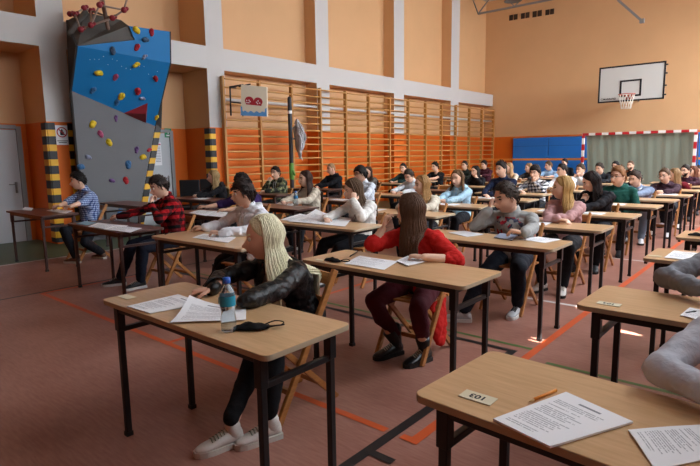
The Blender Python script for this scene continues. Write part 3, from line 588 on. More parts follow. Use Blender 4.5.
def hand(q, W, D, palm, side, curl=.6, sc=1.0, thumb=1):
    """W wrist, D pointing direction, palm = direction the palm faces, side = +1 if thumb lies towards D x palm"""
    D = Vector(D).normalized(); palm = Vector(palm); palm = (palm-D*palm.dot(D)).normalized(); lat = D.cross(palm).normalized()*side
    K1 = W+D*.088*sc
    q.tube([W-D*.004, W+D*.02, W+D*.045*sc, K1], [.022*sc, .032*sc, .040*sc, .039*sc], 12, side=lat, flat=.42)
    for i, (o, l) in enumerate(((.030, .078), (.011, .088), (-.009, .082), (-.028, .064))):
        c = curl*(1+.12*i); p = W+D*.083*sc+lat*o*sc; d = (D*math.cos(c*.5)+palm*math.sin(c*.5)).normalized(); P = [p-D*.02, p]
        for j, fr in enumerate((.45, .32, .23)):
            p = p+d*l*fr*sc; P.append(p); a = c*.5+c*(.75*(j+1)); d = (D*math.cos(a)+palm*math.sin(a)).normalized()
        q.tube(P, [.0092*sc, .0095*sc, .0088*sc, .008*sc, .0072*sc], 8)
    p = W+D*.022*sc+lat*.026*sc; d = (D*.6+lat*.75+palm*.3).normalized(); p2 = p+d*.036*sc; d2 = (D*.85+lat*.25+palm*.5*curl).normalized(); p3 = p2+d2*.032*sc; p4 = p3+(D*.8-lat*.1+palm*.6*curl).normalized()*.026*sc
    q.tube([p-d*.01, p, p2, p3, p4], [.014*sc, .014*sc, .0115*sc, .0100*sc, .0085*sc], 8)
def ik(a, b, l1, l2, pole):
    d = b-a; L = d.length
    if L > (l1+l2)*.985: b = a+d*((l1+l2)*.985/L); d = b-a; L = d.length
    if L < abs(l1-l2)+.04: L = abs(l1-l2)+.04; b = a+d.normalized()*L; d = b-a
    dn = d.normalized(); x = (l1*l1-l2*l2+L*L)/(2*L); h = math.sqrt(max(0, l1*l1-x*x)); pv = pole-dn*pole.dot(dn); pv.normalize()
    return a+dn*x+pv*h, b
def hair_mat(c): return mat('hair_'+c, c, .55, bump=.5, bscale=14, var=.22, vscale=9, stretch=(9, 9, 1.2), spec=.22)
def make_person(c):
    """c: dict; everything is computed in world space and stored relative to the seat point"""
    Y = c['y']; Hc = Vector(c['H']) if 'H' in c else at(c['px'], c['py'], 1, Y); Hc.z += c.get('dz', 0); fem = c.get('f', False); fs = .955 if fem else 1.0; sc = c.get('sc', 1.10)
    az = YAW+math.atan((350-c['px'])/F); a = math.radians(c['a']) if 'a' in c else math.radians(c.get('s', 60))-az
    pit = math.radians(c.get('pitch', 5)); rol = math.radians(c.get('roll', 0))
    R = Matrix.Rotation(-a, 3, 'Z') @ Matrix.Rotation(rol, 3, 'Y') @ Matrix.Rotation(pit, 3, 'X')     # +pitch = looking down
    Rs = R*sc; Ryaw = Matrix.Rotation(-a, 3, 'Z'); Fd = Ryaw @ Vector((0, -1, 0))
    up = R @ Vector((0, 0, 1)); N = Hc - up*.11 + (R @ Vector((0, .035, 0)))+Vector((0, .03, -.048))
    hipz = .52; Lt = .42*fs; dz_ = min(N.z-hipz, Lt*.995); lean = math.sqrt(max(Lt*Lt-dz_*dz_, .0)); lean = max(lean, .03)
    by = max(N.y+lean, c['col'][1]+.64); bx = N.x+c.get('bx', 0)
    base = Vector((bx, by, 0)); c['seat'] = (bx, by)
    near = Y < 4.2; mid = Y < 7.7; vx = .0052 if near else .0065 if mid else .0085 if Y < 11.5 else .011; vc = .009 if near else .011 if mid else .014
    br = math.radians(c.get('byaw', 0)); LatH = Vector((1, 0, 0)); LatS = Vector((math.cos(br), math.sin(br), 0))
    hip = Vector((bx, by, hipz))
    mid1 = (hip+N)/2+Vector((0, .045, .0))
    def spine(t): return hip*(1-t)**2+mid1*2*t*(1-t)+N*t*t
    prof_m = [(-.13, .13, .10), (-.05, .168, .125), (.08, .165, .12), (.3, .148, .112), (.5, .158, .118), (.68, .172, .122), (.84, .178, .108), (.93, .15, .085), (1.0, .072, .062)]
    prof_f = [(-.13, .14, .10), (-.05, .172, .125), (.08, .165, .118), (.3, .128, .098), (.5, .138, .108), (.66, .150, .124), (.84, .158, .096), (.93, .125, .076), (1.0, .062, .056)]
    bulk = c.get('bulk', 1.0)
    def torso(q, g, t1=1.01, n=20):
        rings = []
        for t, rx, ry in (prof_f if fem else prof_m):
            if t > t1: break
            tt = max(t, 0); p = spine(tt)+Vector((0, 0, min(t, 0)*.5)); T = (spine(min(tt+.02, 1.02))-spine(tt-.02)).normalized() if t > 0 else Vector((0, 0, 1))
            lat = (LatH*(1-tt)+LatS*tt).normalized(); lat = (lat-T*lat.dot(T)).normalized(); fw = T.cross(lat)
            rings.append([p+lat*((rx*bulk+g)*math.cos(2*PI*j/n))+fw*((ry*bulk+g)*math.sin(2*PI*j/n)) for j in range(n)])
        q.loft(rings)
    sw = (.150 if fem else .176)*bulk; sh = {}
    sp = spine(.90)
    for s in (-1, 1): sh[s] = sp+LatS*(s*sw)+Vector((0, -.01, -.012))
    # ---- arms
    dkx, dky = c.get('desk', (Hc.x-.65, Y-.62)); l1, l2 = .275*fs, .25*fs; arms = {}
    for s, key in ((-1, 'R'), (1, 'L')):
        sp_ = c.get(key, 'rest'); inw = -s
        if isinstance(sp_, tuple): W = Vector(sp_[:3]); D = Vector(sp_[3]) if len(sp_) > 3 else Vector((inw*.5, -.8, 0)); palm = Vector(sp_[4]) if len(sp_) > 4 else Vector((0, 0, -1)); pole = Vector((s*.9, .1, -.4)); curl = .7
        elif sp_ == 'rest': W = Vector((bx+s*.13, dky+.24, .80)); D = Vector((inw*.75, -.6, 0)); palm = Vector((0, 0, -1)); pole = Vector((s*.9, .3, -.5)); curl = .45
        elif sp_ == 'clasp': W = Vector((bx+s*.075, dky+.22, .80)); D = Vector((inw*.85, -.4, .1)); palm = Vector((inw*.3, .3, -.8)); pole = Vector((s*.9, .3, -.5)); curl = 1.1
        elif sp_ == 'cross': W = Vector((bx-s*.06, dky+.26, .80)); D = Vector((inw, -.1, 0)); palm = Vector((0, 0, -1)); pole = Vector((s*.9, .1, -.4)); curl = .5
        elif sp_ == 'lap': W = Vector((bx+s*.1, by-.27, .63)); D = Vector((inw*.7, -.7, -.1)); palm = Vector((0, 0, -1)); pole = Vector((s*.8, .6, -.2)); curl = .6
        elif sp_ in ('chin', 'mouth', 'fore', 'cheek', 'ear'):
            off = dict(chin=(0, -.105, -.115), mouth=(s*.015, -.11, -.07), fore=(s*.02, -.10, .02), cheek=(s*.075, -.055, -.06), ear=(s*.09, -.02, -.01))[sp_]
            tgt = Hc+Rs @ Vector(off); el = Vector((bx+s*.20, min(dky+.33, by-.12), .82))
            D = (tgt-el).normalized(); D = (D+Vector((0, 0, .5))).normalized(); W = tgt-D*.115; palm = (Hc-tgt).normalized(); pole = Vector((s*.6, -.4, -.9)); curl = {'chin': 1.2, 'mouth': 1.2, 'fore': .8, 'cheek': .9, 'ear': .7}[sp_]
        E_, W = ik(sh[s], W, l1, l2, pole)
        if 'E'+key in c: E_ = Vector(c['E'+key])
        if E_.y < dky+.55 and E_.z < .805: E_.z = .805
        arms[s] = (E_, W, D, palm, curl)
    # ---- legs
    legs = {}
    for s, key in ((-1, 'footR'), (1, 'footL')):
        hj = hip+Vector((s*.088, -.02, -.0)); ft = c.get(key)
        if ft is None: ft = (bx+s*.11+rng.uniform(-.03, .03), by-.42+rng.uniform(-.08, .1))
        toe = Vector((ft[2], ft[3], 0)).normalized() if len(ft) > 3 else Vector((s*.25, -1, 0)).normalized()
        ank = Vector((ft[0], ft[1], .095)); Kn, ank = ik(hj, ank, (.41)*fs, .42*fs, Vector((s*.25+c.get('kx', 0), -.7, 1)))
        legs[s] = (hj, Kn, ank, toe)
    long_sleeve = c.get('sleeve', 'long'); skm, lipm = skin(c.get('skin', '#e8bca2'), '#b8695e' if fem else '#b87a68')
    hairc = c.get('hc', '#3a2a20'); hm = hair_mat(hairc); eyem = mat('eye_dark', '#241a16', .25)
    # ---- body (one continuous surface)
    q = MB(); V = (np.array(R) @ HV[fem].T).T*sc + np.array(Hc); q.add(V, HF)
    for s in (-1, 1): q.ball(Hc+Rs @ Vector((s*.075, .012, -.004)), (.011, .020, .034), 10, 8, R @ Matrix.Rotation(s*.35, 3, 'Z'))
    q.tube([N+Vector((0, .01, -.05)), N+Vector((0, 0, .0)), Hc+Rs @ Vector((0, .028, -.07)), Hc+Rs @ Vector((0, .022, -.02))], [.072, .057 if not fem else .050, .053 if not fem else .046, .05], 16)
    torso(q, -.02)
    for s in (-1, 1):
        E_, W, D, palm, curl = arms[s]; bare = c.get('sleeve', 'long') != 'long'; q.ball(sh[s], .042, 12, 8)
        q.tube([sh[s], sh[s]*.45+E_*.55, E_], [.040, .036, .036 if bare else .028], 12); q.tube([E_, E_*.6+W*.4, W], [.037, .036, .025] if bare else [.028, .028, .024], 12)
        hand(q, W, D, palm, (-1 if s > 0 else 1)*(1), curl, .98 if not fem else .9)
        hj, Kn, ank, toe = legs[s]; q.tube([hj, hj*.5+Kn*.5, Kn], [.062, .055, .04], 12); q.tube([Kn, Kn*.6+ank*.4, ank], [.04, .038, .032], 12)
        q.tube([ank, ank+Vector((0, 0, -.05)), ank+toe*.07+Vector((0, 0, -.055))], [.03, .028, .018], 8)
    me = remesh(q, [skm, lipm, hm, eyem], 'body', vx, 1, origin=base)
    n = len(me.polygons); cen = np.empty(n*3); me.polygons.foreach_get('center', cen); cen = cen.reshape(-1, 3)+np.array(base)
    loc = (np.array(R).T @ (cen-np.array(Hc)).T).T/sc; X, Yl, Z = np.abs(loc[:, 0]), loc[:, 1], loc[:, 2]; mi = np.zeros(n, int)
    face = (Yl < -.05) & (Z < .06) & (Z > -.1)
    mi[face & (X < .021*(1-((Z+.0605)/.011)**2).clip(0, 1)**.5) & (np.abs(Z+.0605) < .0105)] = 1
    bz = .031+.05*(X-.03)-6*(X-.03)**2
    mi[face & (X > .013) & (X < .047) & (np.abs(Z-bz) < .0035+vx*.25)] = 2
    if not near: mi[face & (((X-.031)/.0125)**2+((Z-.009)/.0055)**2 < 1)] = 3
    if c.get('beard'): mi[(Yl < -.015) & (Z < -.035) & (Z > -.125) & (mi == 0) & (X < .08) & ((Z < -.072) | (X > .03) | (np.abs(Z+.048) < .004))] = 2
    me.polygons.foreach_set('material_index', mi); me.update()
    root = thing('person', c['label'], 'person', base); root['group'] = 'students seated at the exam desks'
    link('body', me, root)
    if near:
        for s in (-1, 1):
            q = MB(); q.ball((0, 0, 0), .0118*sc, 16, 12, R @ Matrix.Rotation(PI/2, 3, 'X')); 
            o_ = Hc+Rs @ Vector((s*.031, -.0688, .008))-base; me = q.mesh('eye', [mat('eye_white', '#d8d2cc', .2), mat('iris_'+c.get('iris', '#4a6070'), c.get('iris', '#4a6070'), .15), eyem], True)
            for p in me.polygons:
                d = (R.transposed() @ p.center).normalized(); p.material_index = 2 if d.y < -.93 else 1 if d.y < -.8 else 0
            link('eye', me, root, o_)
    # ---- clothing
    def sleeves(q, g, long_=True, wr=.032):
        g = g-.004
        for s in (-1, 1):
            E_, W, D, palm, curl = arms[s]; q.ball(sh[s]+Vector((0, 0, .0)), .058+g, 12, 8)
            q.tube([spine(.9)+LatS*(s*.06), sh[s]+Vector((0, 0, .012))], [.05+g, .048+g], 12)
            if long_ == 'short': q.tube([sh[s], sh[s]*.45+E_*.55], [.056+g, .056+g], 12, round_=False)
            elif long_ == 'roll': q.tube([sh[s], sh[s]*.5+E_*.5, E_], [.054+g, .051+g, .050+g], 12); q.tube([E_, E_*.8+W*.2], [.050+g, .048+g], 12)
            else:
                q.tube([sh[s], sh[s]*.5+E_*.5, E_], [.050+g, .043+g, .039+g], 12)
                q.tube([E_, E_*.55+W*.45, E_*.1+W*.9, W], [.039+g, .037+g, wr+.004+g, wr+g*.3], 12)
    tm = c['topm']; kind = c.get('kind', 'sweater'); g = .008 if kind in ('shirt', 'tee') else .014
    q = MB(); torso(q, g, .97 if kind != 'tee' else .93)
    if kind != 'tee' and not c.get('low'): q.tube([spine(.93), N+Vector((0, .004, .002)), N+Vector((0, .0, .03))], [.085, .070 if not fem else .062, .060 if not fem else .053], 16)
    sleeves(q, g*.7, {'long': True, 'short': 'short', 'roll': 'roll'}[long_sleeve])
    if kind in ('hoodie',):
        b0 = N+Vector((0, .02, .0)); P = [b0+LatS*(.085*math.sin(t))+Vector((0, .075*math.cos(t)*(1 if math.cos(t) > 0 else .9), .012+.02*math.cos(t))) for t in np.linspace(-2.6, 2.6, 15)]
        q.tube(P, .026, 8); q.ball(N+Vector((0, .10, -.05)), (.10, .05, .085), 14, 10)
    hem = spine(0)+Vector((0, 0, -.03)); 
    if kind == 'jacket' or c.get('open'):
        inner = MB(); torso(inner, .004, .955); it = remesh(inner, [c['inner']], 'shirt', vc, 2, .006, .09, origin=base); link('shirt', it, root)
        if c.get('long'):
            q.tube([hip+Vector((.10, .0, .05)), hip+Vector((.17, -.03, -.12)), hip+Vector((.2, -.05, -.36))], [.1, .09, .07], 12, side=(0, 1, 0), flat=.35)
    me = remesh(q, [tm], 'top', vc, 2, c.get('fold', .026), .065, origin=base)
    if kind == 'jacket' or c.get('open'):
        import bmesh
        bm = bmesh.new(); bm.from_mesh(me); w_ = c.get('gap', .055); kill = []
        ax = N-hip
        for fce in bm.faces:
            p = fce.calc_center_median()+base; t = max(0, min(1, (p-hip).dot(ax)/ax.length_squared)); s0 = spine(t); lat = (LatH*(1-t)+LatS*t).normalized(); r = p-s0; fwd = lat.cross(Vector((0, 0, 1)))
            if abs(r.dot(lat)) < w_*(.6+.6*t) and r.dot(fwd) > .03 and p.z < N.z-.0 and p.z > hipz-.08: kill.append(fce)
        bmesh.ops.delete(bm, geom=kill, context='FACES'); bm.to_mesh(me); bm.free(); nm = 'jacket' if kind == 'jacket' else 'cardigan'
        o = link(nm, me, root); sd = o.modifiers.new('s', 'SOLIDIFY'); sd.thickness = .006
    else: o = link({'hoodie': 'hoodie', 'shirt': 'shirt', 'tee': 't_shirt'}.get(kind, 'sweater'), me, root)
    if kind in ('shirt', 'jacket') or c.get('collar'):
        q = MB()
        for s in (-1, 1):
            cc = N+Vector((0, 0, -.015)); P = [cc+LatS*(s*.066*math.sin(t))+Vector((0, .068*math.cos(t), .012+.012*math.cos(t)-.02*(t/2.7)**4)) for t in np.linspace(.0, 2.6, 9)]
            q.tube(P, [.020]*9, 8, side=(0, 0, 1), flat=.35)
            if kind == 'jacket' and near: 
                e0 = P[-1]; fw = LatS.cross(Vector((0, 0, 1))); q.tube([e0, e0+LatS*s*.035+fw*.03+Vector((0, 0, -.07)), e0+LatS*s*.02+fw*.05+Vector((0, 0, -.17))], [.03, .035, .01], 8, side=LatS, flat=.25)
        obj('collar', q, c.get('collarm', tm), root, True, loc=(0, 0, 0)).data.transform(Matrix.Translation(-base))
    if kind == 'hoodie' and (near or mid):
        q = MB(); fw = LatS.cross(Vector((0, 0, 1)))
        for s in (-1, 1): p0 = N+LatS*(s*.03)+fw*.085+Vector((0, 0, -.02)); q.tube([p0-base, p0+fw*.03+Vector((0, 0, -.08))-base, p0+fw*.035+Vector((0, 0, -.17-.02*s))-base], .0035, 6)
        obj('drawstring', q, c.get('stringm', mat('string_grey', '#b8b8b8', .8)), root, True)
    # cuffs and hem band
    if long_sleeve == 'long' and mid:
        for s in (-1, 1):
            q = MB(); E_, W, D, palm, curl = arms[s]; d = (W-E_).normalized(); q.tube([W-d*.045-base, W-d*.006-base], [.037, .035], 14); obj('cuff', q, tm, root, True)
    # trousers
    tr = c.get('trm') or cloth('trousers_'+c.get('trc', '#1c1f26'), c.get('trc', '#1c1f26'), .85, .1, .3); q = MB(); k_ = c.get('slim', 1.0)
    rings = []
    for t, rx, ry in ((-.05, .13, .10), (-.03, .172, .128), (.05, .176, .13), (.16, .168, .125)):
        p = spine(max(t, 0))+Vector((0, 0, min(t, 0))); rings.append([p+LatH*(rx*math.cos(2*PI*j/18))+Vector((0, ry*math.sin(2*PI*j/18), 0)) for j in range(18)])
    q.loft(rings)
    for s in (-1, 1):
        hj, Kn, ank, toe = legs[s]; q.tube([hj+Vector((0, .03, 0)), hj*.5+Kn*.5, Kn], [.097*k_, .086*k_, .066*k_], 14)
        an2 = ank+Vector((0, 0, .05 if c.get('crop') else .08 if c.get('boot') else .0)); q.tube([Kn, Kn*.6+ank*.4, an2], [.066*k_, .064*k_, .047*k_], 14)
    me = remesh(q, [tr], 'trousers', vc, 2, .014, .12, origin=base); link('trousers', me, root)
    # shoes
    shc = c.get('shoe', '#16161a'); sm = mat('shoe_'+shc, shc, .35 if c.get('boot') else .55, bump=.1); som = mat('sole_'+c.get('sole', '#1a1a1a'), c.get('sole', '#1a1a1a'), .6)
    for s in (-1, 1):
        hj, Kn, ank, toe = legs[s]; side = Vector((-toe.y, toe.x, 0)); g0 = Vector((ank.x, ank.y, .0))-toe*.06-base; Zu = Vector((0, 0, 1)); S_ = .93*fs
        def sec(u, wdt, z0, z1, n=14):
            cc = g0+toe*(u*S_)+Zu*((z0+z1)/2); return [cc+side*(wdt*math.cos(2*PI*j/n))+Zu*((z1-z0)/2*math.sin(2*PI*j/n)) for j in range(n)]
        q = MB(); hi = .10 if c.get('boot') else .0
        q.loft([sec(.0, .014, .03, .06), sec(.008, .031, .02, .09), sec(.04, .036, .018, .105), sec(.09, .038, .018, .10), (sec(.14, .041, .018, .085)), sec(.19, .045, .018, .066), sec(.24, .043, .018, .052), sec(.275, .028, .02, .042), sec(.285, .01, .024, .034)])
        q.tube([g0+toe*.055*S_+Zu*.07, g0+toe*.06*S_+Zu*(.105+hi*.5), g0+toe*.06*S_+Zu*(.115+hi)], [.042, .041, .041], 14)
        if c.get('boot'): q.tube([g0+toe*.06+Zu*.07, ank-base+Zu*.02, ank*.72+Kn*.28-base], [.043, .045, .052], 16, round_=False)
        sh_ = obj('shoe', q, sm, root, True)
        q = MB(); ol = [(-.004, .02), (0, .034), (.05, .038), (.12, .038), (.18, .046), (.23, .046), (.27, .036), (.293, .015)]
        pl = [g0+toe*(u*S_)+side*w for u, w in ol]+[g0+toe*(u*S_)-side*w for u, w in ol[::-1]]; m_ = len(pl); h_ = .03
        q.add([tuple(p+Zu*.001) for p in pl]+[tuple(p+Zu*h_) for p in pl], [tuple(range(m_))[::-1], tuple(range(m_, 2*m_))]+[(i, (i+1) % m_, m_+(i+1) % m_, m_+i) for i in range(m_)]); obj('sole', q, som, sh_)
        if Y < 6.5:
            q = MB()
            for j in range(6): u = .10+j*.018; z = .103-.006*j; p = g0+toe*(u*S_); q.tube([p-side*.022+Zu*(z-.008), p+Zu*(z+.002), p+side*.022+Zu*(z-.008)], .0038, 6)
            obj('laces', q, mat('lace_'+c.get('lace', '#c8c8c0'), c.get('lace', '#c8c8c0'), .8), sh_, True)
        if c.get('stripes'):
            q = MB()
            for j in range(3):
                for sd in (-1, 1): p = g0+toe*((.10+j*.025)*S_)+side*(sd*.037); q.bar(p+Zu*.03-toe*.008, p+Zu*.085+toe*.015-side*sd*.006, .004, .011, up=toe)
            obj('stripe', q, m_ink, sh_)
    # ---- hair
    hs = c.get('hair', 'short'); q = MB()
    D_, Fh = sph(48, 36); azd = np.arctan2(np.abs(D_[:, 0]), -D_[:, 1])      # 0 front .. pi back
    long_ = hs in ('long', 'straight', 'wavy', 'loose'); thin = hs == 'buzz'
    hl = np.interp(azd, [0, .55, .95, 1.35, 1.75, 2.4, PI], [.60, .58, .42, .02, -.12, -.50, -.56] if not long_ else [.68, .60, .36, .10, -.1, -.5, -.6])
    if hs == 'curly' or hs == 'fringe': hl = np.interp(azd, [0, .55, .95, 1.35, 1.75, 2.4, PI], [.40, .42, .34, -.02, -.15, -.5, -.58])
    amt = np.clip((D_[:, 2]-hl)/.14, 0, 1); amt = amt*amt*(3-2*amt)
    th = {'short': .007, 'buzz': .003, 'curly': .018, 'fringe': .014, 'quiff': .007, 'bun': .008}.get(hs, .005); topb = {'short': .014, 'quiff': .022, 'curly': .02, 'fringe': .018}.get(hs, .006)
    gr = -.012+amt*(.012+th)+amt*topb*np.clip(D_[:, 2], 0, 1)**2
    if hs == 'quiff': gr = gr+amt*.014*np.clip(-D_[:, 1], 0, 1)
    V = skull(D_); nrm = D_/np.linalg.norm(D_, axis=1)[:, None]; V = V+nrm*gr[:, None]
    if hs == 'curly':
        for i in range(len(V)): V[i] += nrm[i]*amt[i]*.014*noise.noise(Vector(V[i])*45)
    V = V*sc; V = (np.array(R) @ V.T).T + np.array(Hc-base); q.add(V, Fh)
    HcL = Hc-base; cmb = -1 if rng.random() < .5 else 1
    if not long_ and hs != 'bun' and not thin:
        nt_ = 420 if near else 220 if mid else 110
        for i in range(nt_):
            z_ = rng.uniform(-.5, 1); ph = rng.uniform(0, 2*PI); dd = np.array([[math.sqrt(1-z_*z_)*math.sin(ph), -math.sqrt(1-z_*z_)*math.cos(ph), z_]])
            aa = math.atan2(abs(dd[0, 0]), -dd[0, 1]); lim = np.interp(aa, [0, .55, .95, 1.35, 1.75, 2.4, PI], [.60, .58, .42, .02, -.12, -.50, -.56] if hs not in ('curly', 'fringe') else [.42, .42, .36, 0, -.15, -.5, -.58])
            if z_ < lim+.03: continue
            p = Vector(skull(dd, th*.5+topb*.6*max(z_, 0)**2)[0]); nn = Vector(dd[0])
            if hs == 'curly': t_ = Vector(rng.normal(size=3)).normalized(); t_ = (t_-nn*t_.dot(nn)).normalized(); ln_ = .032
            else:
                flow = Vector((cmb*.35, -.75, 0)) if z_ > .35 else Vector((0, .35, -.9)); t_ = (flow-nn*flow.dot(nn)); t_ = (t_.normalized()+Vector(rng.normal(size=3))*.22).normalized(); ln_ = {'short': .03, 'quiff': .034, 'fringe': .045}.get(hs, .03)
                if hs == 'quiff' and z_ > .3: t_ = (t_+nn*.9).normalized()
            P = [p, p+t_*ln_*.5+nn*.009, p+t_*ln_+nn*(.004 if hs != 'curly' else .0)]
            q.tube([HcL+Rs @ v_ for v_ in P], [.0068, .0058, .0018], 5, flat=.6)
    if long_:
        Lh = c.get('hlen', .36); nS = c.get('nS', 430) if near else 210 if mid else 90; rs = .0052 if near else .0075 if mid else .012; p0_ = c.get('psi', 76); wav = {'long': .006, 'straight': .002, 'wavy': .016, 'loose': .011}[hs]
        cen_t = spine(.72)-base; part = c.get('part', .01)
        for i in range(nS):
            psi = rng.uniform(math.radians(p0_), math.radians(360-p0_)); st = math.sin(psi); ct = -math.cos(psi)   # 0 front, pi back
            y0 = rng.uniform(-.062, .05); P = []; sgn = 1 if st > 0 else -1; jit = rng.uniform(0, .010)
            dtop = np.array([[part+sgn*.02, y0, 0]]); 
            tp = Vector((part*1.0+sgn*.004, y0, 0)); tz = C_*math.sqrt(max(0, 1-(tp.x/A_)**2-(tp.y/B_)**2)); P.append(Vector((tp.x, tp.y+.006, tz+.006)))
            for el in (50, 28, 4, -18):
                e_ = math.radians(el); blend = (90-el)/90; dv = np.array([[math.cos(e_)*st, math.cos(e_)*ct, math.sin(e_)]])
                v0 = Vector(skull(dv/np.linalg.norm(dv), .006+jit+.004*blend)[0]); 
                if el == 50: v0 = v0*.75+P[0]*.25+Vector((0, 0, .012)); 
                P.append(v0)
            wpts = [Ryaw @ (v_ if False else v_) for v_ in P]; Pw = [HcL+(Rs @ v_) for v_ in P]
            last = Pw[-1]; rad = Vector((last.x-HcL.x, last.y-HcL.y, 0)); L_i = Lh*rng.uniform(.8, 1.08); nseg = 7; phs = rng.uniform(0, 6.28)
            rad = rad.normalized() if rad.length > .001 else Vector((0, 1, 0))
            for j in range(1, nseg+1):
                f_ = j/nseg; p = last+Vector((0, 0, -L_i*f_))+rad*(c.get('spread', .034)*math.sin(f_*1.9)); p += Vector((math.sin(phs*.0+f_*9+psi*1.5), math.cos(f_*8+psi), 0))*wav*f_
                r_o = Vector((p.x-cen_t.x, p.y-cen_t.y, 0)); lx = r_o.dot(LatS); fy_ = r_o-LatS*lx; ax_, ay_ = sw+.055, .150
                zz = (p.z-cen_t.z); tcap = N.z-base.z-.01
                if p.z < tcap+.02:
                    k = min(1, (tcap+.02-p.z)/.07); ee = math.sqrt((lx/(ax_*k+.03))**2+(fy_.length/(ay_*k+.02))**2)
                    if ee < 1:
                        fdir = Vector((0, -1, 0)) if (rad.y < .25 and not c.get('back')) else Vector((0, 1, 0)); need = (ay_*k+.02)*math.sqrt(max(0, 1-(lx/(ax_*k+.03))**2)); p = Vector((p.x, cen_t.y+fdir.y*(need+jit*1.5+.004), p.z)) if abs(lx) < ax_ else p
                Pw.append(p)
            q.tube(Pw, [rs*.7, rs, rs*1.1, rs*1.1, rs]+[rs*(1.05-.75*(j/nseg)**1.5) for j in range(1, nseg+1)], 5, sub=2 if near or mid else 1, flat=.7, side=(rad.y, -rad.x, 0))
    if hs == 'bun':
        q.ball(HcL+Rs @ Vector((0, .11, .05)), .04, 12, 8)
    if c.get('pony'):
        for i in range(60):
            o0 = Vector(rng.normal(size=3))*.014; P = [HcL+Rs @ (Vector((0, .085, .03))+o0), HcL+Rs @ (Vector((0, .13, .01))+o0*1.3), HcL+Rs @ Vector((0, .14, -.06))+o0*2, HcL+Rs @ Vector((0, .13, -.16))+o0*2.4, HcL+Rs @ Vector((0, .11, -.26))+o0]
            q.tube(P, [.008, .009, .009, .008, .003], 5, sub=2)
    obj('hair', q, hm, root, True)
    if c.get('glasses'):
        q = MB()
        for s in (-1, 1):
            q.tube([HcL+Rs @ Vector((s*.032+.0245*math.cos(t), -.098, .006+.019*math.sin(t))) for t in np.linspace(0, 2*PI, 17)], .0022, 6, round_=False)
            q.tube([HcL+Rs @ Vector((s*.056, -.096, .01)), HcL+Rs @ Vector((s*.078, -.02, .012)), HcL+Rs @ Vector((s*.082, .02, .002))], .0022, 6)
        q.tube([HcL+Rs @ Vector((-.008, -.099, .01)), HcL+Rs @ Vector((.008, -.099, .01))], .0022, 6); obj('glasses', q, m_ink, root, True)
    c['arms'] = arms; c['root'] = root; c['N'] = N; c['Hc'] = Hc; c['spine'] = spine; c['LatS'] = LatS
    return root
def w(px, py, z=.80): v = at(px, py, 2, z); return (v.x, v.y, v.z)
m_leather = mat('black_leather', '#0b0b0d', .42, bump=.6, bscale=30, spec=.4)
m_rp = plaid('cloth_red_black_check', '#b01a22', '#5a0f14', '#120c0e', 13); m_bp = plaid('cloth_blue_gingham', '#b8c8e4', '#6d84b4', '#2f4478', 34); m_wp = plaid('cloth_black_white_check', '#e6e6e6', '#8a8a90', '#1e1e24', 16)
m_camo = camo()
m_print, N_, L_, b_ = nodes('cloth_grey_red_print'); b_.inputs['Roughness'].default_value = .9; b_.inputs['Specular IOR Level'].default_value = .2
tc = N_.new('ShaderNodeTexCoord'); sx = N_.new('ShaderNodeSeparateXYZ'); L_.new(tc.outputs['Object'], sx.inputs[0]); n_ = N_.new('ShaderNodeTexNoise'); n_.inputs['Scale'].default_value = 17; n_.inputs['Detail'].default_value = 3; L_.new(tc.outputs['Object'], n_.inputs[0])
def ma(op, a, b):
    q = N_.new('ShaderNodeMath'); q.operation = op
    for i, v in enumerate((a, b)):
        if isinstance(v, (int, float)): q.inputs[i].default_value = v
        else: L_.new(v, q.inputs[i])
    return q.outputs[0]
zone = ma('MULTIPLY', ma('MULTIPLY', ma('GREATER_THAN', sx.outputs[2], .68), ma('LESS_THAN', sx.outputs[2], .90)), ma('MULTIPLY', ma('LESS_THAN', ma('ABSOLUTE', sx.outputs[0], 0), .13), ma('LESS_THAN', sx.outputs[1], -.1)))
msk = ma('MULTIPLY', zone, ma('GREATER_THAN', n_.outputs[0], .54)); n2 = N_.new('ShaderNodeTexNoise'); n2.inputs['Scale'].default_value = 9; L_.new(tc.outputs['Object'], n2.inputs[0])
mx1 = N_.new('ShaderNodeMix'); mx1.data_type = 'RGBA'; mx1.inputs[6].default_value = lin('#b3313f'); mx1.inputs[7].default_value = lin('#4b4f63'); L_.new(ma('GREATER_THAN', n2.outputs[0], .52), mx1.inputs[0])
mx2 = N_.new('ShaderNodeMix'); mx2.data_type = 'RGBA'; mx2.inputs[6].default_value = lin('#9fa09e'); L_.new(mx1.outputs[2], mx2.inputs[7]); L_.new(msk, mx2.inputs[0]); L_.new(mx2.outputs[2], b_.inputs['Base Color'])
D_rows = [(-2.79, 1.23, .1), (-2.72, 2.64, -.9), (-2.74, 4.05, 0), (-2.72, 5.25, 1), (-2.74, 6.53, 0), (-2.75, 7.86, 0), (-2.74, 9.0, -.5), (-2.71, 10.1, 0), (-2.75, 11.45, 0), (-2.75, 12.8, 0), (-2.75, 14.1, .5), (-2.75, 15.4, 0)]
B_rows = [(-4.73, 2.6, 1.5), (-4.68, 4.0, .9), (-4.6, 5.42, 0), (-4.65, 6.65, .5), (-4.52, 7.98, 0), (-4.75, 9.22, 0), (-4.5, 10.4, 0), (-4.6, 11.7, 0), (-4.6, 13.0, 0), (-4.6, 14.3, 0), (-4.6, 15.6, 0)]
A_rows = [(-6.5, 2.55, -1.4), (-6.6, 3.95, 0), (-6.64, 5.08, 1), (-6.67, 6.45, 0), (-6.65, 7.9, 0), (-6.6, 9.3, 0), (-6.6, 10.8, 0), (-6.6, 12.4, 0), (-6.6, 13.8, 0), (-6.6, 15.2, 0), (-6.6, 16.5, 0)]
Z_rows = [(-8.92, 2.66, 0), (-9.13, 4.13, 0), (-9.0, 5.33, 1), (-8.95, 6.8, 0), (-9.1, 8.45, 0), (-9.1, 9.75, 0), (-9.1, 11.1, 0), (-9.05, 12.4, 0), (-9.0, 13.7, 0), (-9.0, 15.1, 0)]
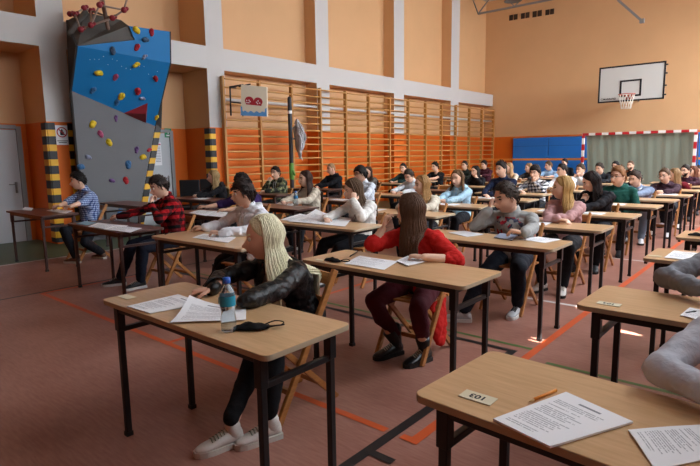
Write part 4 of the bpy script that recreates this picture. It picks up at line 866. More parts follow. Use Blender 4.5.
WN = '#c08a3a'
P = [
 # column D
 dict(col=D_rows[0], ch=.12, psi=86, nS=620, spread=.06, px=263, py=238, y=1.97, s=86, pitch=6, f=1, hair='loose', hc='#f6eac6', hlen=.36, part=.0, kind='jacket', topm=m_leather, inner=cloth('knit_grey', '#b0aca6', var=.4), trc='#0d0d11', slim=.82, crop=1, shoe='#d6d2cc', sole='#c9c4bc', lace='#8f9484', R=w(213, 289)+((-.7, -.6, -.1),), L=w(238, 305)+((-1, -.1, 0),), footR=(-2.16, 1.55, -.3, -1), footL=(-2.06, 1.74, -.35, -1), iris='#5a7484', skin='#e6b69e', fold=.026, gap=.075,
      label='person with long platinum blond hair in black leather jacket and white sneakers', who='of the platinum blond in leather jacket'),
 dict(col=D_rows[1], px=410, py=211, y=3.3, s=124, pitch=10, f=1, hair='straight', hc='#5c4130', hlen=.40, topm=cloth('red', '#c4201c'), open=1, long=1, inner=cloth('black_top', '#17141a'), sleeve='roll', trc='#4a1420', slim=.9, shoe='#101012', boot=1, R=tuple(at(383, 229, 1, 3.16))+((.25, .1, 1), (.8, .5, 0)), ER=(-2.42, 3.10, .835), L=w(424, 257)+((-1, -.1, 0),), footR=(-2.24, 3.14, -.3, -1), footL=(-2.0, 3.16, -.2, -1), gap=.04,
      label='person with long brown hair in red cardigan, maroon trousers and black boots, hand at mouth', who='of the student in the red cardigan'),
 dict(col=D_rows[2], px=506, py=198, y=4.75, sc=1.22, s=60, pitch=14, hair='short', hc='#3b3029', topm=m_print, kind='sweater', trc='#151a26', shoe='#b8bcc0', sole='#d8d8d6', lace='#50545c', R='fore', L=w(521, 239)+((-.9, -.3, .2),), footL=(-1.93, 4.66, .05, -1), footR=(-2.22, 4.15, -1, -.5), byaw=6,
      label='person in grey sweatshirt with red print, right hand raised to brow, light sneakers', who='of the student in the grey printed sweatshirt'),
 dict(col=D_rows[3], px=562, py=188, y=5.97, s=84, psi=88, f=1, pitch=0, low=1, hair='wavy', hc='#b8935c', hlen=.38, topm=cloth('dusty_pink', '#b98f8e'), trc='#16161b', shoe='#cfcac4', R='cross', L='cross', label='person with long wavy blond hair in dusty pink long-sleeved top', who='of the blond student in the dusty pink top'),
 dict(col=D_rows[4], px=591, py=182, y=7.2, s=78, pitch=26, f=1, low=1, hair='straight', back=1, hc='#241a18', hlen=.34, topm=cloth('black', '#16151a'), trc='#15161c', R='chin', L='cross', label='person with dark brown hair in black V-neck sweater, looking down, hand at throat', who='of the student in the black V-neck sweater'),
 dict(col=D_rows[5], px=618, py=177, y=8.5, sc=1.2, s=38, pitch=0, hair='quiff', hc='#8a5c38', topm=cloth('bottle_green', '#1c5148'), kind='hoodie', trc='#1a1c22', glasses=1, R='lap', L='lap', skin='#e0b096', stringm=mat('string_dark', '#10201e', .8), label='person with ginger-blond hair and glasses in a bottle green hoodie', who='of the student in the green hoodie'),
 dict(col=D_rows[6], px=635, py=179, y=9.6, s=42, pitch=14, hair='short', hc='#3c2d24', topm=cloth('blue_grey', '#7d8ba3'), kind='sweater', collar=1, collarm=cloth('collar_white', '#dcdcde'), trc='#6d8296', shoe='#cfcfd2', R='rest', L='cross', label='person leaning forward in a blue-grey sweater over a white collar', who='of the student in the blue-grey sweater'),
 dict(col=D_rows[7], px=664.5, py=176, y=10.8, s=30, hair='short', hc='#5a4330', topm=cloth('plum', '#3d2630'), kind='hoodie', trc='#1c1d24', glasses=1, R='clasp', L='clasp', shoe='#d0d0d0', label='person with glasses in plum sweatshirt, hands clasped on desk', who='of the student in glasses and plum sweatshirt'),
 dict(col=D_rows[8], px=674, py=175, y=12.1, s=72, f=1, hair='long', hc='#8a6a48', topm=cloth('crimson', '#6a1520'), trc='#17171c', R='lap', L='lap', hlen=.36, shoe='#e0e0e0', label='person with long light brown hair in crimson top behind the plum sweatshirt', who='of the student in the crimson top'),
 dict(col=D_rows[9], px=685.5, py=171, y=13.4, s=40, hair='short', hc='#2c221c', beard=1, glasses=1, topm=cloth('aubergine', '#3a1c2a'), trc='#181a20', R='rest', L='rest', label='person with dark beard and glasses in aubergine sweater', who='of the bearded student in the aubergine sweater'),
 dict(col=D_rows[10], px=692.5, py=171.5, y=14.7, s=50, f=1, hair='long', hc='#6a3f2c', topm=cloth('taupe', '#8a8078'), trc='#20222a', R='rest', L='rest', label='person with long reddish brown hair near the right goal post', who='of the reddish-haired student near the goal post'),
 dict(col=D_rows[11], px=699, py=171, y=15.9, s=40, hair='short', hc='#3a2c24', topm=cloth('grey_pattern', '#8b8f92', var=.35), trc='#20222a', R='rest', L='rest', label='person in grey patterned sweater cut by the right picture edge', who='of the farthest student at the right picture edge'),
 # column B
 dict(col=B_rows[0], px=243, py=194, y=3.33, s=80, pitch=4, hair='fringe', hc='#2e2320', topm=cloth('white_fleece', '#e4e5ea'), kind='hoodie', trc='#15151a', shoe='#d8d8d6', sole='#d8d8d6', stripes=1, R=w(205, 228)+((-.9, -.4, .1),), L=w(222, 233)+((-.9, -.4, .1),), footR=(-4.95, 3.45, -1, -.35), footL=(-4.75, 3.2, -.8, -.6), label='person with tousled dark hair in white hoodie and striped sneakers', who='of the student in the white hoodie'),
 dict(col=B_rows[1], px=353, py=190, y=4.72, s=76, pitch=20, f=1, hair='wavy', hc='#5c4634', hlen=.30, topm=cloth('cream_white', '#e8e5df'), kind='sweater', trc='#15161c', crop=1, shoe='#d8d6d2', R='rest', L='ear', footR=(-4.4, 4.5, -.4, -1), footL=(-4.15, 4.42, 0, -1), label='person with wavy brown hair in cream sweater, head propped on hand over papers', who='of the student in cream sweater propping the head'),
 dict(col=B_rows[2], px=421.5, py=185, y=6.15, s=66, f=1, hair='straight', hc='#a07a4c', hlen=.3, topm=cloth('offwhite', '#cfc6b4'), trc='#1a1a20', R='rest', L='rest', label='person with straight honey blond hair in off-white top behind the red cardigan', who='of the honey blond student in the off-white top'),
 dict(col=B_rows[3], px=457, py=178.5, y=7.4, s=32, f=1, hair='long', hc='#66492f', hlen=.36, topm=cloth('sky_blue', '#a2c4d8'), kind='hoodie', trc='#14151b', R='clasp', L='clasp', label='person with long brown hair in a pale sky blue hoodie, hands folded', who='of the student in the sky blue hoodie'),
 dict(col=B_rows[4], px=501, py=169.5, y=8.7, s=42, hair='quiff', hc='#2a201c', topm=cloth('navy', '#17203a'), trc='#15161c', R='rest', L='cross', label='person with swept dark hair in navy sweater behind the grey sweatshirt', who='of the student in the navy sweater'),
 dict(col=B_rows[5], px=535, py=173, y=9.9, s=30, pitch=6, hair='curly', hc='#251b18', topm=m_wp, kind='shirt', trc='#1a1c22', R='rest', L='mouth', label='person with curly dark hair in black and white checked shirt, hand at mouth', who='of the student in the checked black and white shirt'),
 dict(col=B_rows[6], px=562, py=170.5, y=11.1, s=66, hair='short', hc='#2c211c', topm=cloth('shirt_white', '#e6e8ec'), kind='shirt', trc='#1a1c22', R='rest', L='rest', label='person with short dark hair in white shirt in front of the blue mats', who='of the white-shirted student in front of the blue mats'),
 dict(col=B_rows[7], px=580.5, py=170, y=12.4, s=45, hair='short', hc='#4a3526', topm=cloth('shirt_pale', '#ccd0d6'), kind='shirt', trc='#1a1c22', R='mouth', L='mouth', label='person in pale shirt with both hands raised to the mouth', who='of the student with both hands at the mouth'),
 dict(col=B_rows[8], px=599.5, py=168.5, y=13.7, s=35, pitch=14, hair='short', hc='#3a2c24', topm=cloth('charcoal', '#1b1d22'), trc='#1a1c22', R='rest', L='rest', label='person in charcoal sweater looking down, just right of the left goal post', who='of the charcoal sweater student by the left goal post'),
 dict(col=B_rows[9], px=615.5, py=166.5, y=15.0, s=30, hair='short', hc='#1c1715', topm=cloth('ink', '#15161e'), trc='#1a1c22', R='rest', L='rest', label='person with black hair half hidden behind the green hoodie', who='of the black-haired student half hidden behind the green hoodie'),
 dict(col=B_rows[10], px=630.5, py=165.5, y=16.2, s=30, hair='buzz', hc='#5a4232', beard=1, topm=cloth('jet', '#101115'), kind='hoodie', trc='#1a1c22', R='rest', L='rest', label='person with cropped hair and beard in black in front of the goal net', who='of the bearded student in front of the goal net'),
 # column A
 dict(col=A_rows[0], dark=1, px=159, py=187, y=3.3, s=72, pitch=18, hair='short', hc='#2c2421', topm=m_rp, kind='shirt', trc='#181d2c', shoe='#1b1b1f', sole='#cfcfcc', R=w(111, 219)+((-1, -.2, 0),), L='mouth', byaw=-14, footR=(-6.12, 2.95, -.5, -1), footL=(-5.78, 3.02, -.1, -1), label='person in red and black checked shirt holding hand to nose', who='of the student in the red checked shirt'),
 dict(col=A_rows[1], dark=1, px=242, py=184, y=4.72, s=80, pitch=12, hair='curly', hc='#1d1715', topm=cloth('violet', '#352152'), sleeve='roll', trc='#14151a', shoe='#c8c8c8', R=w(206, 207)+((-1, -.2, .1),), L='rest', label='person in violet top reaching a bare forearm out behind the white hoodie', who='of the student in the violet top'),
 dict(col=A_rows[2], dark=1, px=305, py=179, y=6.0, s=66, f=1, hair='straight', hc='#3e2a22', hlen=.34, topm=cloth('cream', '#c3b8a6'), trc='#1a1a1f', R='rest', L='rest', label='person with straight brown hair in cream sweater beside a water bottle', who='of the student in cream with the water bottle'),
 dict(col=A_rows[3], dark=1, px=360.5, py=174, y=7.3, s=72, hair='fringe', hc='#1c1614', glasses=1, topm=cloth('shirt_ice', '#cdd4de'), kind='shirt', trc='#191b22', R='chin', L='rest', label='person with black hair and glasses in white shirt, hand under chin', who='of the white-shirted student in glasses'),
 dict(col=A_rows[4], dark=1, px=409, py=176, y=8.6, s=38, pitch=30, hair='short', hc='#33281f', topm=cloth('vest_white', '#c2c6ca'), kind='shirt', trc='#1b1c22', R='rest', L='rest', label='person in white shirt with head bowed low above the desk', who='of the student with the bowed head'),
 dict(col=A_rows[6], dark=1, px=475, py=171.5, y=11.5, s=45, f=1, hair='straight', hc='#1f1817', hlen=.34, topm=cloth('onyx', '#141318'), trc='#17171c', R='rest', L='cheek', label='person with long black hair in black, cheek resting on hand, near the wall bars', who='of the black-clad girl with propped cheek'),
 dict(col=A_rows[7], dark=1, px=508.5, py=168, y=13.1, s=50, f=1, hair='wavy', hc='#b08a60', topm=cloth('beige', '#c9b8a4'), trc='#20202a', R='rest', L='rest', label='person with light hair in beige partly hidden behind the navy sweater', who='of the student in beige behind the navy sweater'),
 dict(col=A_rows[8], dark=1, px=528.5, py=168, y=14.5, s=60, f=1, hair='long', hc='#94714c', topm=cloth('dark_taupe', '#2d2a2c'), trc='#20202a', R='rest', L='rest', label='person with dark blond hair in dark top in front of the left blue mat', who='of the dark blond student before the left mat'),
 dict(col=A_rows[9], dark=1, px=548.5, py=166, y=15.9, s=66, hair='short', hc='#5a4028', topm=cloth('shirt_blue', '#8fb0d0'), kind='shirt', sleeve='roll', trc='#20202a', R='rest', L='rest', label='person in light blue shirt in front of the blue mats', who='of the student in the light blue shirt'),
 dict(col=A_rows[10], dark=1, px=564.5, py=163, y=17.2, s=45, hair='short', hc='#1d1715', topm=cloth('night', '#0f1118'), trc='#16161c', R='lap', L='lap', label='person in black shirt sitting tallest against the blue mats', who='of the student in black against the blue mats'),
 # column Z
 dict(col=Z_rows[0], dark=1, px=78, py=181, y=3.42, s=86, pitch=8, hair='short', hc='#1d1817', topm=m_bp, kind='shirt', sleeve='roll', trc='#12141c', shoe='#5a3c28', sole='#b9b2a6', R=w(52, 210)+((-1, -.2, 0),), L=w(60, 212)+((-1, -.2, 0),), footR=(-7.95, 3.2, -1, -.5), footL=(-8.0, 3.6, -1, -.3), label='person with black hair in blue checked short-sleeved shirt, leftmost of all', who='of the student in the blue checked shirt'),
 dict(col=Z_rows[2], dark=1, px=213, py=177, y=6.0, s=84, f=1, hair='straight', hc='#9a8058', hlen=.34, topm=cloth('black_knit', '#17161a'), kind='hoodie', trc='#15151a', R='clasp', L='clasp', label='person with long ash blond hair in black hoodie near the second door', who='of the ash blond student near the second door'),
 dict(col=Z_rows[3], dark=1, px=275.5, py=173, y=7.5, s=42, hair='short', hc='#231b18', topm=m_camo, kind='hoodie', trc='#1a1c1c', R='mouth', L='rest', label='person in camouflage hoodie with hand at mouth', who='of the student in camouflage'),
 dict(col=Z_rows[4], dark=1, px=331, py=169, y=9.1, s=64, hair='buzz', hc='#a2805c', topm=cloth('soot', '#121318'), kind='hoodie', trc='#17171c', R='rest', L='cross', skin='#e0aa92', label='person with cropped blond hair in black hoodie in front of the wall bars', who='of the crop-haired student in black hoodie'),
 dict(col=Z_rows[5], dark=1, px=368, py=172, y=10.4, s=30, f=1, hair='long', hc='#4e3a2e', topm=cloth('ash', '#5c5650'), trc='#1c1c20', R='rest', L='rest', label='person with long brown hair in ash grey top behind the white-shirted student', who='of the long-haired student in ash grey'),
 dict(col=Z_rows[6], dark=1, px=403, py=168.5, y=11.8, s=24, hair='short', hc='#2a201c', topm=cloth('forest', '#142c2a'), trc='#17171c', R='rest', L='rest', byaw=-15, label='person in dark forest green sweater leaning sideways before the wall bars', who='of the student in forest green'),
 dict(col=Z_rows[7], dark=1, px=435, py=167, y=13.1, s=50, hair='quiff', hc='#1c1614', topm=cloth('polo_black', '#111217'), kind='tee', sleeve='short', trc='#17171c', R='rest', L='cross', label='person in black short-sleeved shirt before the wall bars', who='of the student in the black short-sleeved shirt'),
 dict(col=Z_rows[8], dark=1, px=464.5, py=165.5, y=14.4, s=40, hair='short', hc='#2a211b', topm=cloth('pine', '#1b231f'), trc='#17171c', R='rest', L='rest', label='person with dark hair in pine-black sweater far down by the wall bars', who='of the student in pine-black far down the wall bars'),
 dict(col=Z_rows[9], dark=1, px=484, py=165, y=15.8, s=45, hair='quiff', hc='#1c1614', topm=cloth('burgundy', '#421824'), kind='hoodie', trc='#17171c', R='rest', L='rest', label='person in burgundy hoodie at the far end of the wall bars', who='of the farthest student, in burgundy, by the wall bars'),
]
RR = [(-.875, 1.315, -3.0), (-.80, 2.63, -.2), (-.81, 4.09, 0), (-.80, 5.26, 0)]
P += [dict(col=RR[0], H=(-.01, 2.14, 1.15), bulk=.92, fold=.014, ER=(-.29, 1.80, .83), y=2.0, px=0, py=0, s=0, a=30, hair='short', hc='#33281f', topm=cloth('white_sweat', '#c9ccd6'), trc='#1a1c26', R=(-.09, 1.64, .80, (1, -.3, 0)), L=(.35, 1.62, .80, (-1, -.3, 0)), label='person in white sweatshirt whose sleeve reaches in over the nearest right desk', who='with pencil and printed papers, nearest on the right', cw='white sweatshirt sleeve, nearest on the right'),
      dict(col=RR[1], H=(-.12, 3.45, 1.15), ER=(-.52, 3.20, .83), y=3.4, px=0, py=0, s=0, a=30, hair='short', hc='#33281f', topm=cloth('mid_grey', '#84868c'), trc='#1a1c26', R=w(692, 301)+((1, -.6, 0),), L=(.15, 2.95, .80, (-1, -.3, 0)), label='person in grey sweatshirt leaning on the second right desk at the picture edge', who='under the grey sleeve, second on the right', cw='grey sweatshirt, second on the right')]
import time; t0 = time.time()
import os
for c in P:
    c['y'] = max(c['y'], c['col'][1]+.70) if c['y'] > 4.5 else c['y']
    make_person(c); x, y, r = c['col']; dk = bool(c.get('dark')); dk_ = dk and c['col'] in (A_rows[0], A_rows[1], A_rows[2], Z_rows[0], Z_rows[2], Z_rows[3], Z_rows[4], A_rows[3], Z_rows[5])
    desk(x, y, r, dk_, c['who'] if c['who'].startswith(('under', 'with')) else 'in front '+c['who'])
    chair(c['seat'][0], c['seat'][1]-c.get('ch', .06), rng.uniform(-.06, .06), False, 'under the '+c.get('cw', c['who']).replace('of the ', '', 1))
print('people', time.time()-t0)
desk(*Z_rows[1], True, 'standing empty in front of the climbing wall, between two occupied desks')
desk(*A_rows[5], True, 'standing unoccupied in the middle of the second column from the wall')
desk(*RR[2], False, 'with printed sheet and pale blue mask, third on the right'); desk(*RR[3], False, 'with a black mask, farthest of the right-hand desks')
chair(-5.95, 10.1, .05, False, 'empty, behind the unoccupied desk in the second column'); chair(-.15, 4.9, 0, False, 'empty behind the third right-hand desk'); chair(-.15, 6.1, 0, False, 'empty behind the farthest right-hand desk')
# two black padded chairs by the second door
def padded(x, y, rz, label):
    t = thing('padded_chair', label, 'chair', (x, y, 0), rz, 'black padded chairs by the door'); q = MB(); q.box((0, 0, .46), (.46, .44, .06)); pm = mat('padded_black', '#1c1d21', .7); obj('seat', q, pm, t, bevel=.02)
    q = MB(); q.box((0, .21, .82), (.44, .05, .42)); obj('backrest', q, pm, t, bevel=.02)
    for sx_ in (-1, 1):
        for s2 in (-1, 1): q = MB(); q.tube([(sx_*.2, s2*.19, 0), (sx_*.2, s2*.19, .44 if s2 < 0 else .7)], .012, 8); obj('leg', q, m_blackm, t, True)
e = at(181, 181, 0, -9.9); padded(-9.75, e.y*.985+.1, .6, 'black padded chair in front of the second door, left one of two'); e = at(202, 181, 0, -9.9); padded(-9.75, e.y*.985+.1, .6, 'black padded chair beside the second door, right one of two')

# ================================================================== THINGS ON THE DESKS
m_p1 = print_mat('exam_print', 1); m_p2 = print_mat('exam_print_b', 1.2); m_pe = mat('paper_edge', '#dfe1e6', .7)
TZ = DZ+.0015
def sheet(cor, label, group=None, z=0, n=1, curl=0, m=None, name='exam_paper'):
    """stack of sheets; cor = 4 table points (x,y) anticlockwise; curl lifts the far corner"""
    c0 = sum((Vector((x, y, 0)) for x, y in cor), Vector())/4; K_ = 14; V = []; F_ = []
    P4 = [Vector((x, y, 0))-c0 for x, y in cor]; th = .0012*n
    for lay in (0, 1):
        for j in range(K_+1):
            for i in range(K_+1):
                u, v = i/K_, j/K_; p = P4[0]*(1-u)*(1-v)+P4[1]*u*(1-v)+P4[2]*u*v+P4[3]*(1-u)*v
                lift = curl*max(0, (1-u)+v-1.1)**2*1.2+.0015*math.sin(u*5+v*3)*(n < 3)+.0016; V.append((p.x, p.y, lift+th*lay))
    M_ = (K_+1)**2
    for j in range(K_):
        for i in range(K_): a = j*(K_+1)+i; F_ += [(a, a+K_+1, a+K_+2, a+1), (M_+a, M_+a+1, M_+a+K_+2, M_+a+K_+1)]
    rim = [i for i in range(K_)]+[K_+j*(K_+1) for j in range(K_)]+[K_*(K_+1)+i for i in range(K_, 0, -1)]+[j*(K_+1) for j in range(K_, 0, -1)]
    for a, b in zip(rim, rim[1:]+rim[:1]): F_.append((a, b, M_+b, M_+a))
    q = MB(); q.add(V, F_); o_ = obj(name, q, m or m_p1, None, False, loc=(c0.x, c0.y, TZ+z)); uv = o_.data.uv_layers.new(name='UVMap')
    for lp in o_.data.loops: k_ = lp.vertex_index % M_; uv.data[lp.index].uv = ((k_ % (K_+1))/K_, (k_//(K_+1))/K_)
    return tag(o_, label, 'paper', group)
def px4(*pts): return [tuple(w(x, y, TZ)[:2]) for x, y in pts]
sheet(px4((127, 307), (150, 314), (205, 304), (178, 295)), 'printed exam sheets lying on the left half of the nearest left desk', n=3)
sheet(px4((170, 324), (246, 321), (246, 309), (190, 306)), 'printed sheet with a lifted curling edge next to the water bottle', z=.004, n=2, curl=.05, m=m_p2)
sheet(px4((344, 264), (384, 270), (398, 262), (360, 256)), 'printed exam sheets beside the black mask before the red cardigan', n=2)
sheet(px4((396, 262), (408, 267), (428, 262), (408, 257)), 'folded printed sheet with dark blot under the arm in red sleeve', z=.005, n=3, m=m_p2)
sheet(px4((493, 421), (550, 449), (633, 424), (566, 394)), 'thick set of printed exam sheets on the nearest right desk', n=5)
sheet(px4((628, 431), (655, 470), (740, 455), (700, 426)), 'second printed exam sheet at the lower right picture corner', n=2)
sheet(px4((680, 316), (705, 322), (712, 312), (690, 308)), 'printed sheet under the grey sleeve on the second right desk', n=2)
sheet(px4((664, 258), (692, 261), (702, 254), (674, 251)), 'printed sheet on the third right desk', n=2)
sheet(px4((280, 220), (318, 224), (330, 219), (300, 214)), 'white sheet lying at the left of the cream sweater desk', n=2)
sheet(px4((288, 222), (345, 227), (352, 219), (316, 215)), 'printed sheet lifted at one corner in front of the cream sweater', z=.004, n=2, curl=.07, m=m_p2)
sheet(px4((192, 238), (228, 243), (236, 238), (204, 234)), 'printed sheet under the hands of the white hoodie student', n=2)
sheet(px4((448, 233), (467, 237), (484, 235), (466, 231)), 'blank white sheet left of the grey sweatshirt student', n=2, m=m_paperw)
sheet(px4((520, 240), (545, 243), (562, 240), (538, 237)), 'printed sheet right of the grey sweatshirt student', n=2)
sheet(px4((494, 238), (512, 241), (518, 236), (500, 234)), 'bluish open booklet in the hand of the grey sweatshirt student', n=5, m=mat('booklet_blue', '#8d95a8', .6), z=.002)
sheet(px4((88, 227), (118, 231), (128, 226), (98, 223)), 'left printed sheet before the red checked shirt', n=2)
sheet(px4((104, 230), (130, 233), (142, 229), (116, 226)), 'right printed sheet before the red checked shirt', z=.004, n=2, m=m_p2)
sheet(px4((76, 224), (86, 225.5), (96, 223), (86, 221.5)), 'pale blue face mask on the brown desk before the red checked shirt', n=4, m=mat('mask_pale_blue', '#8fb4cc', .8), name='face_mask')['category'] = 'face mask'
sheet(px4((46, 211), (66, 213.5), (73, 211), (54, 209)), 'crumpled white sheet before the blue checked shirt', n=2)
sheet(px4((22, 210), (31, 211), (33, 208.5), (25, 207.5)), 'small white tissue on the leftmost desk', n=6, m=m_paperw, name='tissue')['category'] = 'tissue'
sheet(px4((189, 213), (206, 216), (222, 212), (200, 210)), 'printed sheets under the violet student arm', n=2); sheet(px4((205, 216), (224, 217.5), (228, 213), (214, 211.5)), 'second sheet on the violet student desk', n=2, z=.004, m=m_p2)
sheet(px4((276, 204), (292, 206), (300, 202), (284, 201)), 'printed sheet on the desk with the small water bottle', n=2)
def auto_sheet(row, fx, fy, sz, label, m=None, ang=0.):
    x, y, r = row; cx_, cy_ = x+DL*fx, y+DW*fy; cs, sn = math.cos(ang), math.sin(ang); K_ = [(-.15*sz, -.105), (.15*sz, -.105), (.15*sz, .105), (-.15*sz, .105)]
    sheet([(cx_+a*cs-b*sn, cy_+a*sn+b*cs) for a, b in K_], label, 'exam papers on the farther desks', n=2, m=m)
auto_sheet(D_rows[3], .42, .45, 1.3, 'printed sheet on the desk of the dusty pink top', ang=.1); auto_sheet(D_rows[4], .25, .4, .9, 'left sheet on the desk of the black V-neck sweater'); auto_sheet(D_rows[4], .62, .42, 1, 'right sheet on the desk of the black V-neck sweater')
auto_sheet(D_rows[5], .55, .45, 1.1, 'sheet on the desk of the green hoodie'); auto_sheet(D_rows[7], .75, .5, .9, 'white sheet on the desk of the plum sweatshirt'); auto_sheet(B_rows[2], .15, .5, 1, 'white sheet on the desk behind the red cardigan, left end'); auto_sheet(B_rows[3], .5, .4, 1.3, 'sheet under the folded hands in sky blue sleeves')
auto_sheet(B_rows[4], .4, .4, 1, 'sheet on the desk of the navy sweater'); auto_sheet(B_rows[5], .5, .4, 1, 'sheet on the desk of the checked black and white shirt'); auto_sheet(Z_rows[2], .6, .4, 1, 'sheet on the desk of the ash blond student'); auto_sheet(Z_rows[3], .3, .4, 1, 'sheet on the desk of the camouflage hoodie')
auto_sheet(A_rows[3], .6, .4, 1, 'sheet on the desk of the white-shirted student in glasses'); auto_sheet(D_rows[8], .6, .4, 1, 'sheet on the desk of the crimson top')
# desk labels
def label_card(px, py, sz, label, txt=None):
    p = w(px, py, TZ); t = thing('seat_label', label, 'label', (p[0], p[1], TZ)); q = MB(); q.box((0, 0, .001), (.105*sz, .055*sz, .0015)); obj('card', q, mat('card_cream', '#e2d8bc', .7), t)
    if txt: o = text(txt, .036*sz, m_ink, 'number', t, (0, 0, .0022), (0, 0, PI), .0012)
label_card(478, 397.5, 1, 'cream seat number label on the nearest right desk', '103'); label_card(609, 304, 1, 'cream seat number label on the second right desk', '104'); label_card(127, 297, 1, 'cream paper label on the left corner of the nearest left desk'); label_card(320, 260, .8, 'cream paper label at the left end of the red cardigan desk')
label_card(655, 256, .8, 'cream paper label on the third right desk'); label_card(232, 236.5, .9, 'yellowish label by the white hoodie sleeve')
# pens and pencil
def pen(a, b, m, label, name='pen', r=.0042):
    a = Vector(a); b = Vector(b); a.z = b.z = TZ+r+.001; c0 = (a+b)/2; d = (b-a).normalized(); t = thing(name, label, name, (c0.x, c0.y, TZ)); O_ = Vector((c0.x, c0.y, TZ)); q = MB(); q.tube([a-O_, b-d*.02-O_], r, 8, round_=False); obj('barrel', q, m, t, True)
    q = MB(); q.tube([b-d*.02-O_, b-O_], [r, .0008], 8, round_=False); obj('tip', q, mat('pen_tip', '#c9a26a', .5) if name == 'pencil' else m_ink, t, True)
pen(w(556, 392, TZ), w(529, 403.5, TZ), mat('pencil_orange', '#e08a1e', .4), 'orange pencil beside the exam sheets on the nearest right desk', 'pencil', .005)
pen(w(350, 257, TZ), w(358, 252, TZ), m_ink, 'black pen near the black mask on the red cardigan desk'); pen(w(196, 294, TZ), w(207, 297, TZ), m_ink, 'black pen under the blond woman fingers'); pen(w(165, 235, TZ), w(171, 232.5, TZ), m_ink, 'black pen on the left end of the white hoodie desk'); pen(w(229, 235, TZ), w(236, 236, TZ), m_yel, 'yellow pencil beside the white hoodie sleeve', 'pencil'); pen(w(686, 314, TZ), w(697, 312, TZ), m_ink, 'black pen on the second right desk')
# folded black masks
def face_mask(px, py, ang, sc_, label, m):
    p = w(px, py, TZ); t = thing('face_mask', label, 'face mask', (p[0], p[1], TZ), ang); q = MB(); n_ = 14; V = []; F_ = []
    for lay in (0, 1):
        for j in range(9):
            for i in range(n_+1):
                u = i/n_; v = j/8-.5; hgt = .075*(math.sin(PI*min(1, max(0, u)*.9+.05)))**.6; x = (u-.5)*.15; z = .004+lay*(.008+.018*math.sin(PI*u)*math.cos(PI*v)**1)+.003*math.sin(u*17+v*5)*lay
                V.append((x*sc_, v*hgt*sc_+.008*math.sin(u*6), z))
    W_ = n_+1
    for j in range(8):
        for i in range(n_): a = j*W_+i; F_ += [(a, a+W_, a+W_+1, a+1), (9*W_+a, 9*W_+a+1, 9*W_+a+W_+1, 9*W_+a+W_)]
    rim = [i for i in range(n_)]+[n_+j*W_ for j in range(8)]+[8*W_+i for i in range(n_, 0, -1)]+[j*W_ for j in range(8, 0, -1)]
    for a, b in zip(rim, rim[1:]+rim[:1]): F_.append((a, b, 9*W_+b, 9*W_+a))
    q.add(V, F_); obj('fabric', q, m, t, True)
    for s in (-1, 1):
        q = MB(); q.tube([(.06*sc_, s*.022*sc_, .010), (.10*sc_, s*.035*sc_, .018), (.135*sc_, s*.018*sc_+.01, .012), (.12*sc_, -.0, .008), (.07*sc_, s*.004, .008)], .003, 6, sub=4); obj('ear_loop', q, m, t, True)
m_mask = cloth('mask_black', '#0d0d10'); face_mask(251, 329, .9, 1.05, 'black cloth face mask with ear loops beside the water bottle', m_mask); face_mask(333, 261.5, .2, .9, 'black face mask folded on the left of the red cardigan desk', m_mask); face_mask(697, 236, .3, .9, 'black face mask on the farthest right-hand desk', m_mask); face_mask(697, 264, .3, 1, 'pale blue face mask on the third right desk', mat('mask_pale_blue', '#8fb4cc', .8))
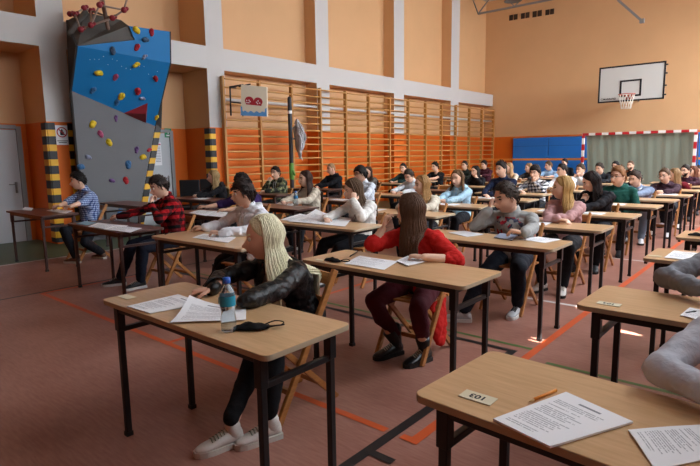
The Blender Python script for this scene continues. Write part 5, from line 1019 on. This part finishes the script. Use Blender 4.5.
# water bottles
m_pet, N_, L_, b_ = nodes('clear_plastic'); b_.inputs['Base Color'].default_value = lin('#dcebf2'); b_.inputs['Roughness'].default_value = .06; b_.inputs['Transmission Weight'].default_value = .9; b_.inputs['IOR'].default_value = 1.25
def bottle(px, py, h, label, lc, capc):
    p = w(px, py, TZ); s_ = h/.23; t = thing('water_bottle', label, 'bottle', (p[0], p[1], TZ))
    pr = [(0, 0.001), (.026, .001), (.031, .006), (.032, .03), (.030, .034), (.032, .038), (.032, .055), (.029, .075), (.028, .09), (.031, .105), (.032, .11), (.032, .155), (.030, .165), (.024, .185), (.014, .2), (.0125, .205), (.0125, .215)]
    q = MB(); q.lathe([(r*s_, z*s_) for r, z in pr], n=28); obj('bottle_body', q, m_pet, t, True)
    q = MB(); q.lathe([(0, .205*s_), (.0155*s_, .205*s_), (.0165*s_, .212*s_), (.016*s_, .229*s_), (.0, .23*s_)], n=24); obj('cap', q, mat('cap_'+capc, capc, .4), t, True)
    q = MB(); q.loft([[Vector((.0328*s_*math.cos(a), .0328*s_*math.sin(a), z*s_)) for a in [2*PI*j/28 for j in range(28)]] for z in (.112, .154)], cap=False); lb = obj('bottle_label', q, mat('label_'+lc, lc, .45), t, True)
    q = MB()
    for j in range(3): a = math.radians(215+14*j); q.box((.0335*s_*math.cos(a), .0335*s_*math.sin(a), (.13+.008*(j % 2))*s_), (.006, .006, .018)); 
    obj('print', q, mat('label_light', '#9fd6e6', .5), lb)
bottle(229, 331, .235, 'clear plastic water bottle with bright blue cap and cyan label', '#2a9ab8', '#1a62c8'); bottle(296, 205.5, .22, 'small clear water bottle with blue label on the cream student desk', '#3a84b8', '#2a6ab8')
# ================================================================== LIGHT
wd = bpy.data.worlds.new('World'); SC.world = wd; wd.use_nodes = True; wd.node_tree.nodes['Background'].inputs[0].default_value = (.75, .85, 1, 1); wd.node_tree.nodes['Background'].inputs[1].default_value = .5
def area(name, loc, rot, sx_, sy_, e, col=(1, .97, .92), spread=PI):
    l = bpy.data.lights.new(name, 'AREA'); l.shape = 'RECTANGLE'; l.size = sx_; l.size_y = sy_; l.energy = e; l.color = col; l.spread = spread
    o = bpy.data.objects.new(name, l); COL.objects.link(o); o.location = loc; o.rotation_euler = rot; return o
PW = [28, 150, 320, 400, 430, 380]
for i, (a, b) in enumerate(WIN): area('window_daylight', (XR+.12, (a+b)/2, (ZL+ZH)/2), (0, PI/2-.62, 0), ZH-ZL, b-a, PW[i], (.86, .93, 1), 2.7)
sl = bpy.data.lights.new('sun', 'SUN'); sl.energy = 60; sl.angle = .01; sl.color = (1, .93, .82); so = bpy.data.objects.new('sun', sl); COL.objects.link(so); so.location = (8, 4, 6); so.rotation_euler = Vector((-.8, .1, -.6)).to_track_quat('-Z', 'Y').to_euler()
SC.view_settings.view_transform = 'Standard'; SC.view_settings.look = 'None'; SC.view_settings.gamma = 1; SC.view_settings.exposure = .70; SC.view_settings.use_curve_mapping = False
SC.render.use_motion_blur = False
